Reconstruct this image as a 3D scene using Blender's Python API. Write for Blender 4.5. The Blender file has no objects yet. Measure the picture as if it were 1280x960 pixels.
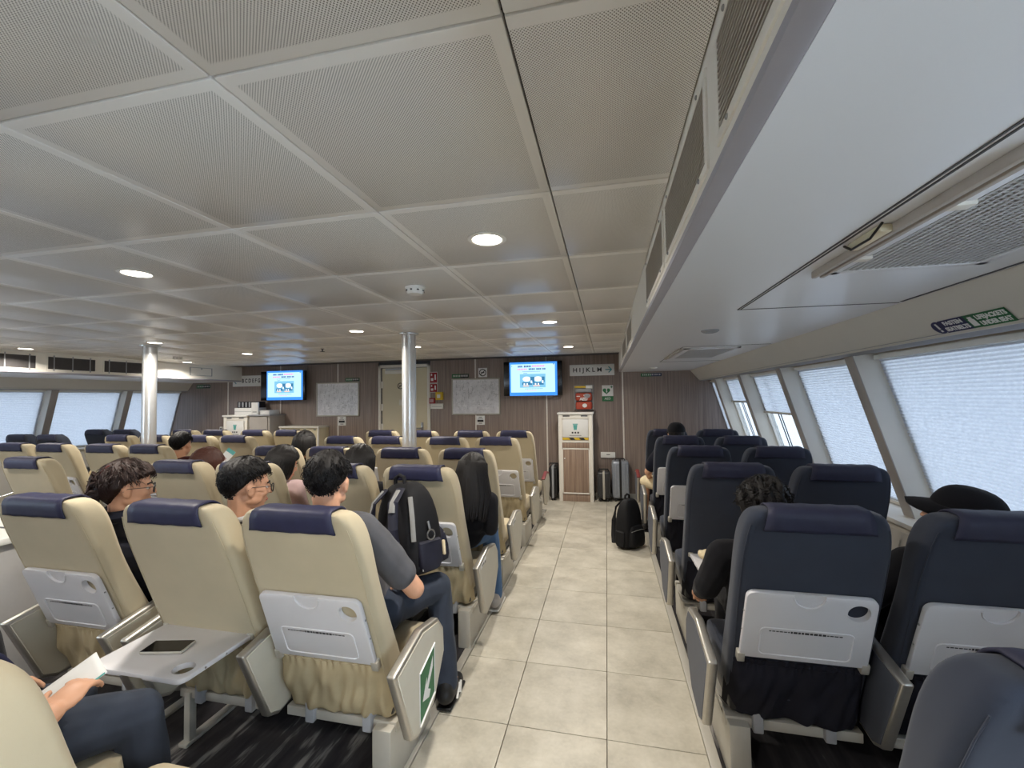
import bpy, bmesh, math, random
import numpy as np
from mathutils import Vector, Matrix, noise, Euler

random.seed(7)
SC = bpy.context.scene
COL = SC.collection

# ------------------------------------------------------------------ camera
EYE = 1.58
YAW, PITCH, ROLL, FPX = 0.2168, 0.0333, -0.0140, 534.8      # from the floor, ceiling and wall lines of the photograph
def _rot(y, p, r):
    cy, sy, cp, sp, cr, sr = math.cos(y), math.sin(y), math.cos(p), math.sin(p), math.cos(r), math.sin(r)
    base = Matrix(((1, 0, 0), (0, 0, -1), (0, 1, 0)))
    Rz = Matrix(((cy, sy, 0), (-sy, cy, 0), (0, 0, 1)))
    Rx = Matrix(((1, 0, 0), (0, cp, sp), (0, -sp, cp)))
    Rr = Matrix(((cr, -sr, 0), (sr, cr, 0), (0, 0, 1)))
    return Rr @ base @ Rx @ Rz
RC = _rot(YAW, PITCH, ROLL)
CAMPOS = Vector((0, 0, EYE))
cam_data = bpy.data.cameras.new('camera')
cam = bpy.data.objects.new('camera', cam_data)
COL.objects.link(cam)
cam_data.sensor_width = 36.0
cam_data.lens = FPX / 1280 * 36.0
cam_data.clip_start = 0.02
cam.matrix_world = Matrix((( RC[0][0], -RC[1][0], -RC[2][0], 0),
                           ( RC[0][1], -RC[1][1], -RC[2][1], 0),
                           ( RC[0][2], -RC[1][2], -RC[2][2], EYE),
                           (0, 0, 0, 1)))
SC.camera = cam
def ray(x, y):
    return RC.transposed() @ Vector(((x - 640) / FPX, (y - 480) / FPX, 1.0))
def onz(x, y, z):
    d = ray(x, y); return CAMPOS + d * ((z - EYE) / d.z)
def ony(x, y, Y):
    d = ray(x, y); return CAMPOS + d * (Y / d.y)
def onx(x, y, X):
    d = ray(x, y); return CAMPOS + d * (X / d.x)
def onplane(x, y, p, n):
    d = ray(x, y); return CAMPOS + d * ((Vector(p) - CAMPOS).dot(n) / d.dot(n))

# ------------------------------------------------------------------ sky and exposure
SKY_STRENGTH = 7.0
LAMP_W = 11.5
w = bpy.data.worlds.new('overcast_sky'); SC.world = w
w.use_nodes = True
bg = w.node_tree.nodes['Background']
bg.inputs[0].default_value = (0.74, 0.86, 1.0, 1)
bg.inputs[1].default_value = SKY_STRENGTH
SC.view_settings.view_transform = 'Standard'
SC.view_settings.look = 'None'
SC.view_settings.gamma = 1.0
SC.view_settings.use_curve_mapping = False
SC.view_settings.exposure = 0.74
SC.cycles.diffuse_bounces = 8

# ------------------------------------------------------------------ materials
def lin(c):
    return tuple(((v / 255) / 12.92 if v / 255 <= 0.04045 else ((v / 255 + 0.055) / 1.055) ** 2.4) for v in c)
MATS = {}
class NB:
    """tiny node builder"""
    def __init__(s, name):
        s.m = bpy.data.materials.new(name); s.m.use_nodes = True
        s.nt = s.m.node_tree; s.p = s.nt.nodes['Principled BSDF']; s.out = s.nt.nodes['Material Output']
    def n(s, t, **kw):
        nd = s.nt.nodes.new(t)
        for k, v in kw.items(): setattr(nd, k, v)
        return nd
    def l(s, a, b): s.nt.links.new(a, b)
    def coord(s, scale=(1, 1, 1), kind='Object'):
        tc = s.n('ShaderNodeTexCoord'); mp = s.n('ShaderNodeMapping'); mp.inputs['Scale'].default_value = scale
        s.l(tc.outputs[kind], mp.inputs[0]); return mp.outputs[0]
    def noise(s, vec, scale, detail=3, rough=0.5):
        nd = s.n('ShaderNodeTexNoise'); nd.inputs['Scale'].default_value = scale
        nd.inputs['Detail'].default_value = detail; nd.inputs['Roughness'].default_value = rough
        s.l(vec, nd.inputs['Vector']); return nd.outputs['Fac']
    def ramp(s, fac, stops):
        r = s.n('ShaderNodeValToRGB'); e = r.color_ramp.elements
        while len(e) < len(stops): e.new(0.5)
        for i, (p, c) in enumerate(stops):
            e[i].position = p; e[i].color = (*c, 1) if len(c) == 3 else c
        s.l(fac, r.inputs[0]); return r.outputs[0]
    def bump(s, h, strength=0.2, dist=0.01):
        b = s.n('ShaderNodeBump'); b.inputs['Strength'].default_value = strength; b.inputs['Distance'].default_value = dist
        s.l(h, b.inputs['Height']); s.l(b.outputs[0], s.p.inputs['Normal'])
    def math(s, op, a, b=None):
        m = s.n('ShaderNodeMath', operation=op)
        for i, v in enumerate((a, b)):
            if v is None: continue
            if isinstance(v, (int, float)): m.inputs[i].default_value = v
            else: s.l(v, m.inputs[i])
        return m.outputs[0]
def sh(c, k): return tuple(min(1, v * k) for v in c)
def mat(name, col, rough=0.5, metal=0.0, spec=0.5, var=0.06, scale=30.0, bump=0.0, bscale=None, bdist=0.003, stretch=(1, 1, 1), emit=None, estr=0.0, sheen=0.0, trans=0.0):
    if name in MATS: return MATS[name]
    b = NB(name); p = b.p; c = lin(col)
    v = b.coord(stretch)
    f = b.noise(v, scale, 4)
    b.l(b.ramp(f, [(0.25, sh(c, 1 - var)), (0.75, sh(c, 1 + var))]), p.inputs['Base Color'])
    p.inputs['Roughness'].default_value = rough; p.inputs['Metallic'].default_value = metal
    p.inputs['Specular IOR Level'].default_value = spec
    if sheen: p.inputs['Sheen Weight'].default_value = sheen
    if trans: p.inputs['Transmission Weight'].default_value = trans
    if bump: b.bump(b.noise(v, bscale or scale * 8, 2), bump, bdist)
    if emit:
        p.inputs['Emission Color'].default_value = (*lin(emit), 1); p.inputs['Emission Strength'].default_value = estr
    MATS[name] = b.m; return b.m

M = {}
M['beige'] = mat('beige_fabric', (181, 169, 143), 0.85, spec=0.2, var=0.04, scale=8, bump=0.25, bscale=900, bdist=0.001, sheen=0.1)
M['beige_pocket'] = mat('beige_pocket_cloth', (172, 158, 128), 0.85, spec=0.2, var=0.08, scale=12, bump=0.25, bscale=800, bdist=0.001)
M['navy'] = mat('navy_leatherette', (44, 45, 70), 0.5, spec=0.3, var=0.12, scale=25, bump=0.3, bscale=350, bdist=0.001)
M['blue'] = mat('slate_blue_fabric', (51, 56, 68), 0.85, spec=0.15, var=0.07, scale=10, bump=0.3, bscale=900, bdist=0.001, sheen=0.15)
M['blue_cover'] = mat('dark_blue_leatherette', (42, 43, 62), 0.55, spec=0.3, var=0.1, scale=25, bump=0.3, bscale=350, bdist=0.001)
M['black_pocket'] = mat('black_pocket_cloth', (30, 30, 38), 0.85, spec=0.15, var=0.15, scale=12, bump=0.2, bscale=700, bdist=0.001)
M['tray'] = mat('light_grey_plastic', (206, 205, 208), 0.45, var=0.015, scale=5)
M['dark'] = mat('black_plastic', (24, 24, 26), 0.45, var=0.1)
M['print'] = mat('black_print', (40, 40, 44), 0.6)
M['alu'] = mat('brushed_aluminium', (190, 186, 178), 0.38, metal=0.85, var=0.05, scale=6, stretch=(1, 40, 40))
M['alu_paint'] = mat('satin_silver_paint', (182, 178, 168), 0.45, metal=0.25, var=0.02)
M['arm_beige'] = mat('arm_panel_beige', (196, 190, 174), 0.6, var=0.03, scale=15, bump=0.15, bscale=500, bdist=0.001)
M['arm_grey'] = mat('arm_panel_slate', (78, 82, 92), 0.6, var=0.05, scale=15, bump=0.15, bscale=500, bdist=0.001)
M['maroon'] = mat('maroon_arm_top', (116, 46, 44), 0.5)
M['grey_plastic'] = mat('mid_grey_plastic', (150, 152, 156), 0.5)
M['offwhite'] = mat('offwhite_paint', (228, 224, 215), 0.5, var=0.015, scale=4)
M['white'] = mat('white_paint', (232, 231, 226), 0.45, var=0.01, scale=4)
M['white_low'] = mat('white_gloss_panel', (222, 223, 226), 0.28, var=0.01, scale=3)
M['wall_beige'] = mat('warm_grey_wall', (208, 203, 193), 0.6, var=0.02, scale=5)
M['mullion'] = mat('mullion_grey_beige', (172, 164, 156), 0.5, var=0.02)
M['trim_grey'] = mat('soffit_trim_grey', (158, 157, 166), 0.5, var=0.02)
M['egg'] = mat('grille_pale_grey', (186, 187, 190), 0.5)
M['lip'] = mat('header_lip_grey', (140, 138, 138), 0.5)
M['seam'] = mat('white_seam_strip', (225, 220, 212), 0.5)
M['dark_line'] = mat('dark_joint', (70, 70, 74), 0.7)
M['vent_dark'] = mat('vent_dark', (80, 74, 70), 0.7)
M['vent_slat'] = mat('vent_slat_grey', (164, 157, 147), 0.5)
M['pillar'] = mat('pillar_silver', (206, 206, 204), 0.28, metal=0.55, var=0.02)
M['door'] = mat('door_cream', (214, 204, 176), 0.5, var=0.02, scale=3)
M['steel'] = mat('steel', (150, 150, 150), 0.3, metal=0.9)
M['screen_black'] = mat('tv_bezel_black', (14, 14, 16), 0.2)
M['paper'] = mat('paper_white', (226, 226, 224), 0.7, var=0.02)
M['red'] = mat('sign_red', (150, 32, 44), 0.5)
M['green'] = mat('sign_green', (38, 108, 66), 0.5)
M['sign_navy'] = mat('sign_navy', (38, 42, 84), 0.5)
M['yellow'] = mat('warning_yellow', (214, 180, 52), 0.5)
M['teal'] = mat('teal_print', (88, 168, 164), 0.6)
M['arrow'] = mat('arrow_teal', (60, 140, 150), 0.6)
M['skin'] = mat('skin_light', (210, 160, 130), 0.5, spec=0.35, var=0.06, scale=25, bump=0.1, bscale=300, bdist=0.001)
M['hair'] = mat('black_hair', (20, 17, 17), 0.5, spec=0.3, var=0.3, scale=40, bump=0.5, bscale=220, bdist=0.003, stretch=(3, 3, 0.5))
M['hair_brown'] = mat('dark_brown_hair', (40, 26, 22), 0.5, spec=0.3, var=0.3, scale=40, bump=0.5, bscale=220, bdist=0.003, stretch=(3, 3, 0.5))
M['hair_red'] = mat('reddish_brown_hair', (66, 34, 25), 0.5, spec=0.3, var=0.3, scale=40, bump=0.5, bscale=220, bdist=0.003, stretch=(3, 3, 0.5))
def cloth(n, c, rough=0.9): return mat(n, c, rough, spec=0.15, var=0.12, scale=14, bump=0.3, bscale=600, bdist=0.002, sheen=0.05)
M['black_cloth'] = cloth('black_cloth', (24, 24, 28))
M['navy_cloth'] = cloth('dark_navy_cloth', (26, 28, 40))
M['grey_tee'] = cloth('charcoal_tee', (84, 84, 88))
M['suit'] = cloth('dark_suit', (58, 52, 54))
M['jeans'] = cloth('dark_jeans', (56, 62, 74))
M['jeans_light'] = cloth('blue_jeans', (78, 104, 138))
M['cream_cloth'] = cloth('cream_cloth', (220, 204, 170))
M['pink_cloth'] = cloth('dusty_pink_cloth', (186, 160, 160))
M['brown_cloth'] = cloth('maroon_brown_cloth', (74, 36, 36))
M['shoe'] = mat('black_shoe', (22, 22, 24), 0.5)
M['shoe_grey'] = mat('grey_shoe', (176, 172, 168), 0.6)
M['rubber'] = mat('white_rubber', (220, 218, 212), 0.6)
M['silver_case'] = mat('silver_suitcase', (150, 156, 166), 0.35, metal=0.4)
M['dark_case'] = mat('dark_suitcase', (54, 54, 56), 0.4)
M['bag_black'] = mat('bag_black_nylon', (22, 22, 25), 0.7, spec=0.25, var=0.15, scale=30, bump=0.3, bscale=500, bdist=0.002)
M['bag_navy'] = mat('bag_navy_nylon', (34, 35, 48), 0.6, spec=0.3, var=0.12, scale=30, bump=0.3, bscale=500, bdist=0.002)
M['bag_grey'] = mat('bag_grey_webbing', (130, 130, 128), 0.6)
M['aed_red'] = mat('aed_bag_red', (176, 72, 50), 0.6)
M['grey_laminate'] = mat('grey_laminate', (168, 162, 156), 0.55, var=0.06, scale=6)
M['cabinet_side'] = mat('cabinet_grey_panel', (172, 170, 168), 0.55, var=0.02)
M['eye_white'] = mat('eye_white', (230, 226, 220), 0.2)
M['glass_lens'] = mat('spectacle_lens', (225, 230, 235), 0.05, trans=1.0)
M['lips'] = mat('lips', (188, 112, 104), 0.45)

def wood():
    b = NB('brown_wood_laminate'); v = b.coord((14, 14, 0.35))
    f = b.noise(v, 3.2, 6, 0.6); g = b.noise(b.coord((60, 60, 0.8)), 2.5, 3)
    fac = b.math('ADD', b.math('MULTIPLY', f, 0.65), b.math('MULTIPLY', g, 0.35))
    b.l(b.ramp(fac, [(0.3, lin((112, 98, 92))), (0.5, lin((140, 125, 117))), (0.7, lin((162, 147, 138)))]), b.p.inputs['Base Color'])
    b.p.inputs['Roughness'].default_value = 0.42
    b.bump(g, 0.08, 0.002); return b.m
M['wood'] = wood()
def wood_light():
    b = NB('cabinet_wood_door'); v = b.coord((16, 16, 0.5)); f = b.noise(v, 3.0, 6, 0.6)
    b.l(b.ramp(f, [(0.3, lin((126, 104, 90))), (0.7, lin((164, 142, 124)))]), b.p.inputs['Base Color'])
    b.p.inputs['Roughness'].default_value = 0.5; return b.m
M['wood_light'] = wood_light()
def tile():
    b = NB('stone_floor_tile'); tc = b.n('ShaderNodeTexCoord'); oi = b.n('ShaderNodeObjectInfo')
    add = b.n('ShaderNodeVectorMath', operation='ADD'); sc = b.n('ShaderNodeVectorMath', operation='SCALE')
    cmb = b.n('ShaderNodeCombineXYZ'); b.l(oi.outputs['Random'], cmb.inputs[0]); b.l(oi.outputs['Random'], cmb.inputs[1])
    b.l(cmb.outputs[0], sc.inputs[0]); sc.inputs['Scale'].default_value = 37.0
    b.l(tc.outputs['Object'], add.inputs[0]); b.l(sc.outputs[0], add.inputs[1])
    f = b.noise(add.outputs[0], 5.0, 8, 0.62); g = b.noise(add.outputs[0], 60, 3)
    fac = b.math('ADD', b.math('MULTIPLY', f, 0.85), b.math('MULTIPLY', g, 0.15))
    b.l(b.ramp(fac, [(0.28, lin((160, 154, 140))), (0.5, lin((188, 182, 167))), (0.72, lin((208, 202, 188)))]), b.p.inputs['Base Color'])
    b.p.inputs['Roughness'].default_value = 0.38; b.bump(g, 0.05, 0.001); return b.m
M['tile'] = tile()
M['grout'] = mat('floor_joint', (120, 112, 100), 0.8)
def carpet():
    b = NB('dark_streaked_carpet'); mp = b.n('ShaderNodeMapping'); tc = b.n('ShaderNodeTexCoord'); b.l(tc.outputs['Object'], mp.inputs[0])
    mp.inputs['Rotation'].default_value = (0, 0, -0.85); mp.inputs['Scale'].default_value = (6, 0.9, 1)
    f = b.noise(mp.outputs[0], 1.6, 4, 0.6); g = b.noise(tc.outputs['Object'], 500, 2)
    b.l(b.ramp(f, [(0.42, lin((46, 44, 46))), (0.55, lin((62, 60, 61))), (0.62, lin((134, 130, 126)))]), b.p.inputs['Base Color'])
    b.p.inputs['Roughness'].default_value = 0.95; b.p.inputs['Specular IOR Level'].default_value = 0.1
    b.bump(g, 0.5, 0.004); return b.m
M['carpet'] = carpet()
def perforated():
    # pressed steel ceiling panel: rows of small punched holes inside a plain margin
    b = NB('perforated_ceiling_panel'); tc = b.n('ShaderNodeTexCoord'); sp = b.n('ShaderNodeSeparateXYZ'); b.l(tc.outputs['Object'], sp.inputs[0])
    P = 0.0068
    def cell(o, off):
        a = b.math('ADD', b.math('DIVIDE', o, P), off); fr = b.math('FRACT', a); return b.math('SUBTRACT', fr, 0.5)
    def dist(off):
        dx, dy = cell(sp.outputs[0], off), cell(sp.outputs[1], off)
        return b.math('SQRT', b.math('ADD', b.math('MULTIPLY', dx, dx), b.math('MULTIPLY', dy, dy)))
    d = b.math('MINIMUM', dist(100.0), dist(100.5))
    hole = b.math('LESS_THAN', d, 0.2)
    inx = b.math('LESS_THAN', b.math('ABSOLUTE', sp.outputs[0]), 0.272); iny = b.math('LESS_THAN', b.math('ABSOLUTE', sp.outputs[1]), 0.292)
    m = b.math('MULTIPLY', hole, b.math('MULTIPLY', inx, iny))
    b.l(b.ramp(m, [(0.0, lin((236, 234, 230))), (1.0, lin((110, 106, 101)))]), b.p.inputs['Base Color'])
    b.p.inputs['Roughness'].default_value = 0.33; b.p.inputs['Specular IOR Level'].default_value = 0.6; return b.m
M['perf'] = perforated()
def blind_mat():
    b = NB('pleated_blind_fabric'); b.nt.nodes.remove(b.p)
    d = b.n('ShaderNodeBsdfDiffuse'); t = b.n('ShaderNodeBsdfTranslucent'); mx = b.n('ShaderNodeMixShader')
    f = b.noise(b.coord((1, 1, 1)), 60, 3)
    c = b.ramp(f, [(0.3, lin((222, 226, 234))), (0.7, lin((236, 239, 245)))])
    b.l(c, d.inputs[0]); b.l(c, t.inputs[0]); mx.inputs[0].default_value = 0.70
    b.l(d.outputs[0], mx.inputs[1]); b.l(t.outputs[0], mx.inputs[2]); b.l(mx.outputs[0], b.out.inputs[0]); return b.m
M['blind'] = blind_mat()
def pane_mat(name='window_glass', tr=(0.92, 0.96, 0.98, 1)):
    b = NB(name); b.nt.nodes.remove(b.p)
    t = b.n('ShaderNodeBsdfTransparent'); g = b.n('ShaderNodeBsdfGlossy'); mx = b.n('ShaderNodeMixShader'); fr = b.n('ShaderNodeFresnel')
    fr.inputs[0].default_value = 1.45; g.inputs['Roughness'].default_value = 0.02; t.inputs[0].default_value = tr
    b.l(b.math('MULTIPLY', fr.outputs[0], 0.12), mx.inputs[0]); b.l(t.outputs[0], mx.inputs[1]); b.l(g.outputs[0], mx.inputs[2]); b.l(mx.outputs[0], b.out.inputs[0]); return b.m
M['pane'] = pane_mat()
M['pane_tint'] = pane_mat('tinted_window_glass', (0.36, 0.365, 0.37, 1))  # dark tint added to hold down the sky behind panes in view
def emis(name, col, s):
    b = NB(name); b.nt.nodes.remove(b.p); e = b.n('ShaderNodeEmission'); e.inputs[0].default_value = (*lin(col), 1); e.inputs[1].default_value = s
    b.l(e.outputs[0], b.out.inputs[0]); return b.m
M['lamp'] = emis('downlight_lens', (255, 244, 226), 9.0)
M['scr_frame'] = emis('screen_blue', (60, 130, 222), 1.0)
M['scr_page'] = emis('screen_page', (170, 212, 250), 1.0)
M['scr_text'] = emis('screen_text', (60, 82, 120), 1.0)
M['scr_pink'] = emis('screen_pink_text', (206, 140, 180), 1.0)
M['scr_teal'] = emis('screen_picture_teal', (112, 168, 198), 1.0)
M['scr_dark'] = emis('screen_picture_dark', (52, 106, 142), 1.0)
M['scr_white'] = emis('screen_picture_white', (222, 232, 244), 1.0)
M['scr_orange'] = emis('screen_picture_orange', (226, 180, 160), 1.0)
def plan_mat():
    b = NB('deck_plan_print'); v = b.coord((1, 1, 1)); f = b.noise(v, 9, 5, 0.7)
    wv = b.n('ShaderNodeTexBrick'); wv.inputs['Scale'].default_value = 22; wv.inputs['Mortar Size'].default_value = 0.035
    wv.inputs['Color1'].default_value = (1, 1, 1, 1); wv.inputs['Color2'].default_value = (0.85, 0.85, 0.88, 1); wv.inputs['Mortar'].default_value = (0.45, 0.45, 0.5, 1)
    sw = b.n('ShaderNodeSeparateXYZ'); cm = b.n('ShaderNodeCombineXYZ'); b.l(v, sw.inputs[0]); b.l(sw.outputs[0], cm.inputs[0]); b.l(sw.outputs[2], cm.inputs[1]); b.l(cm.outputs[0], wv.inputs['Vector'])
    mx = b.n('ShaderNodeMix', data_type='RGBA'); mx.blend_type = 'MULTIPLY'; b.l(b.ramp(f, [(0.3, lin((212, 212, 217))), (0.6, lin((240, 240, 243)))]), mx.inputs[6]); b.l(wv.outputs[0], mx.inputs[7]); mx.inputs[0].default_value = 0.3
    b.l(mx.outputs[2], b.p.inputs['Base Color']); b.p.inputs['Roughness'].default_value = 0.25; b.p.inputs['Coat Weight'].default_value = 0.6; return b.m
M['plan'] = plan_mat()

# ------------------------------------------------------------------ mesh helpers
class MB:
    def __init__(s): s.bm = bmesh.new()
    def add(s, bm2, mtx=None, mi=0):
        off = len(s.bm.verts); vs = []
        for v in bm2.verts: vs.append(s.bm.verts.new(mtx @ v.co if mtx else v.co))
        for f in bm2.faces:
            try:
                nf = s.bm.faces.new([vs[v.index] for v in f.verts]); nf.material_index = mi
            except ValueError: pass
        bm2.free(); return s
    def box(s, c, size, r=0.0, seg=2, mtx=None, mi=0):
        b = bmesh.new(); bmesh.ops.create_cube(b, size=1.0)
        for v in b.verts: v.co = Vector((v.co.x * size[0], v.co.y * size[1], v.co.z * size[2]))
        if r > 0: bmesh.ops.bevel(b, geom=list(b.edges), offset=min(r, min(size) * 0.49), segments=seg, profile=0.5, affect='EDGES')
        for v in b.verts: v.co += Vector(c)
        b.verts.index_update(); return s.add(b, mtx, mi)
    def mm(s, x0, x1, y0, y1, z0, z1, r=0.0, mi=0, seg=2):
        return s.box(((x0 + x1) / 2, (y0 + y1) / 2, (z0 + z1) / 2), (abs(x1 - x0), abs(y1 - y0), abs(z1 - z0)), r, seg, None, mi)
    def prism(s, pts, axis, a, b_, r=0.0, seg=2, mtx=None, mi=0):
        """2-D outline pulled along an axis. axis 'x': pts are (y,z); 'y': (x,z); 'z': (x,y)"""
        b = bmesh.new()
        def P(p, t): return {'x': (t, p[0], p[1]), 'y': (p[0], t, p[1]), 'z': (p[0], p[1], t)}[axis]
        A = [b.verts.new(P(p, a)) for p in pts]; B = [b.verts.new(P(p, b_)) for p in pts]
        n = len(pts); b.faces.new(A[::-1]); b.faces.new(B)
        for i in range(n): b.faces.new((A[i], A[(i + 1) % n], B[(i + 1) % n], B[i]))
        bmesh.ops.recalc_face_normals(b, faces=list(b.faces))
        if r > 0:
            es = [e for e in b.edges if e.calc_face_angle(0) > 0.4]
            bmesh.ops.bevel(b, geom=es, offset=r, segments=seg, profile=0.5, affect='EDGES')
        b.verts.index_update(); return s.add(b, mtx, mi)
    def tube(s, path, r, n=10, mtx=None, mi=0, closed=False, flat=1.0):
        path = [Vector(p) for p in path]; m = len(path); b = bmesh.new(); rings = []
        up = Vector((0, 0, 1))
        for i, p in enumerate(path):
            t = (path[(i + 1) % m] - path[i - 1]) if closed else (path[min(i + 1, m - 1)] - path[max(i - 1, 0)])
            if t.length < 1e-9: t = Vector((0, 0, 1))
            t.normalize()
            a = t.cross(up)
            if a.length < 0.05: a = t.cross(Vector((1, 0, 0)))
            a.normalize(); c = a.cross(t).normalized()
            rr = r[i] if isinstance(r, (list, tuple)) else r
            rings.append([b.verts.new(p + a * (rr * math.cos(2 * math.pi * k / n)) + c * (rr * flat * math.sin(2 * math.pi * k / n))) for k in range(n)])
        for i in range(m if closed else m - 1):
            A, B = rings[i], rings[(i + 1) % m]
            for k in range(n): b.faces.new((A[k], A[(k + 1) % n], B[(k + 1) % n], B[k]))
        if not closed:
            b.faces.new(rings[0][::-1]); b.faces.new(rings[-1])
        bmesh.ops.recalc_face_normals(b, faces=list(b.faces))
        b.verts.index_update(); return s.add(b, mtx, mi)
    def lathe(s, prof, n=24, mtx=None, mi=0):
        """(r,z) profile about z"""
        b = bmesh.new(); rings = []
        for r, z in prof: rings.append([b.verts.new((max(r, 1e-5) * math.cos(2 * math.pi * k / n), max(r, 1e-5) * math.sin(2 * math.pi * k / n), z)) for k in range(n)])
        for A, B in zip(rings, rings[1:]):
            for k in range(n): b.faces.new((A[k], A[(k + 1) % n], B[(k + 1) % n], B[k]))
        if prof[0][0] > 1e-4: b.faces.new(rings[0][::-1])
        if prof[-1][0] > 1e-4: b.faces.new(rings[-1])
        bmesh.ops.remove_doubles(b, verts=list(b.verts), dist=1e-6)
        bmesh.ops.recalc_face_normals(b, faces=list(b.faces)); b.verts.index_update(); return s.add(b, mtx, mi)
    def loft(s, secs, cap=True, mtx=None, mi=0):
        b = bmesh.new(); R = [[b.verts.new(p) for p in sec] for sec in secs]; n = len(secs[0])
        for A, B in zip(R, R[1:]):
            for k in range(n): b.faces.new((A[k], A[(k + 1) % n], B[(k + 1) % n], B[k]))
        if cap: b.faces.new(R[0][::-1]); b.faces.new(R[-1])
        bmesh.ops.recalc_face_normals(b, faces=list(b.faces)); b.verts.index_update(); return s.add(b, mtx, mi)
    def grid(s, f, nu, nv, mtx=None, mi=0):
        b = bmesh.new(); V = [[b.verts.new(f(i / nu, j / nv)) for j in range(nv + 1)] for i in range(nu + 1)]
        for i in range(nu):
            for j in range(nv): b.faces.new((V[i][j], V[i + 1][j], V[i + 1][j + 1], V[i][j + 1]))
        b.verts.index_update(); return s.add(b, mtx, mi)
    def quad(s, a, b_, c, d, mi=0):
        vs = [s.bm.verts.new(p) for p in (a, b_, c, d)]; f = s.bm.faces.new(vs); f.material_index = mi; return s
    def ell(s, c, rad, rot=None, n=14, mtx=None, mi=0):
        b = bmesh.new(); bmesh.ops.create_uvsphere(b, u_segments=n, v_segments=max(6, n * 2 // 3), radius=1.0)
        Mx = Matrix.Translation(Vector(c)) @ (rot.to_4x4() if rot else Matrix.Identity(4)) @ Matrix.Diagonal((*rad, 1))
        for v in b.verts: v.co = Mx @ v.co
        b.verts.index_update(); return s.add(b, mtx, mi)
    def cap(s, p0, p1, r0, r1, n=12):
        """rounded cone"""
        p0, p1 = Vector(p0), Vector(p1); ax = (p1 - p0); L = ax.length
        if L < 1e-6: return s.ell(p0, (r0, r0, r0))
        prof = [(r0 * math.sin(a), -r0 * math.cos(a)) for a in [i * math.pi / 10 for i in range(6)]] + [(r1 * math.cos(a), L + r1 * math.sin(a)) for a in [i * math.pi / 10 for i in range(6)]]
        q = ax.to_track_quat('Z', 'Y').to_matrix().to_4x4(); q.translation = p0
        return s.lathe(prof, n, q)
    def mesh(s, name, mats, sharp=40):
        me = bpy.data.meshes.new(name); s.bm.normal_update(); s.bm.to_mesh(me); s.bm.free()
        for m_ in (mats if isinstance(mats, (list, tuple)) else [mats]): me.materials.append(m_)
        for p in me.polygons: p.use_smooth = True
        try: me.set_sharp_from_angle(angle=math.radians(sharp))
        except Exception: pass
        return me
def link(name, me, parent=None, loc=None, rot=None):
    o = bpy.data.objects.new(name, me); COL.objects.link(o)
    if parent: o.parent = parent
    if loc is not None: o.location = loc
    if rot is not None: o.rotation_euler = rot
    return o
def obj(name, mb, mats, parent=None, loc=None, rot=None, sharp=40): return link(name, mb.mesh(name, mats, sharp), parent, loc, rot)
def tag(o, label, cat=None, group=None, kind=None):
    o['label'] = label
    if cat: o['category'] = cat
    if group: o['group'] = group
    if kind: o['kind'] = kind
    return o
def thing(name, label, cat, loc=(0, 0, 0), rotz=0.0, group=None):
    o = bpy.data.objects.new(name, None); COL.objects.link(o); o.location = loc; o.rotation_euler = (0, 0, rotz)
    o.empty_display_size = 0.1
    return tag(o, label, cat, group)
def struct(name, mb, mats, label, sharp=40): return tag(obj(name, mb, mats, sharp=sharp), label, name.split('_')[0], None, 'structure')
def modmesh(me, name, mods, mats):
    """mesh with modifiers applied"""
    t = bpy.data.objects.new('tmp', me); COL.objects.link(t)
    for ty, kw in mods:
        m_ = t.modifiers.new('m', ty)
        for k, v in kw.items(): setattr(m_, k, v)
    dg = bpy.context.evaluated_depsgraph_get(); me2 = bpy.data.meshes.new_from_object(t.evaluated_get(dg)); me2.name = name
    bpy.data.objects.remove(t); bpy.data.meshes.remove(me)
    me2.materials.clear()
    for m_ in (mats if isinstance(mats, (list, tuple)) else [mats]): me2.materials.append(m_)
    for p in me2.polygons: p.use_smooth = True
    return me2
FONT = None
def text_mesh(name, body, size, mat_, align='CENTER', bold=0.0, extrude=0.0006):
    cu = bpy.data.curves.new('t', 'FONT'); cu.body = body; cu.size = size; cu.align_x = align; cu.align_y = 'CENTER'; cu.extrude = extrude; cu.offset = bold; cu.resolution_u = 3
    t = bpy.data.objects.new('t', cu); COL.objects.link(t)
    dg = bpy.context.evaluated_depsgraph_get(); me = bpy.data.meshes.new_from_object(t.evaluated_get(dg)); me.name = name
    bpy.data.objects.remove(t); me.materials.clear(); me.materials.append(mat_); return me
WALLROT = (math.pi / 2, 0, 0)      # text lying on a wall that faces the camera (-Y)
# ------------------------------------------------------------------ the room shell
YB = 6.95            # front wall
YR = -4.2            # wall behind the camera
ZC = 2.235; ZS = 1.972
XR0 = 0.226          # right soffit edge
XL0 = -6.90          # left soffit edge
XRW = 1.24; XLW = -8.02   # where the lowered ceilings meet the side walls
HR = (1.38, 1.812); HL = (-8.16, 1.812)
TX = [-0.97, -0.50, -0.03, 0.40]
AX0, AX1 = -0.86, 0.40
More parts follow.
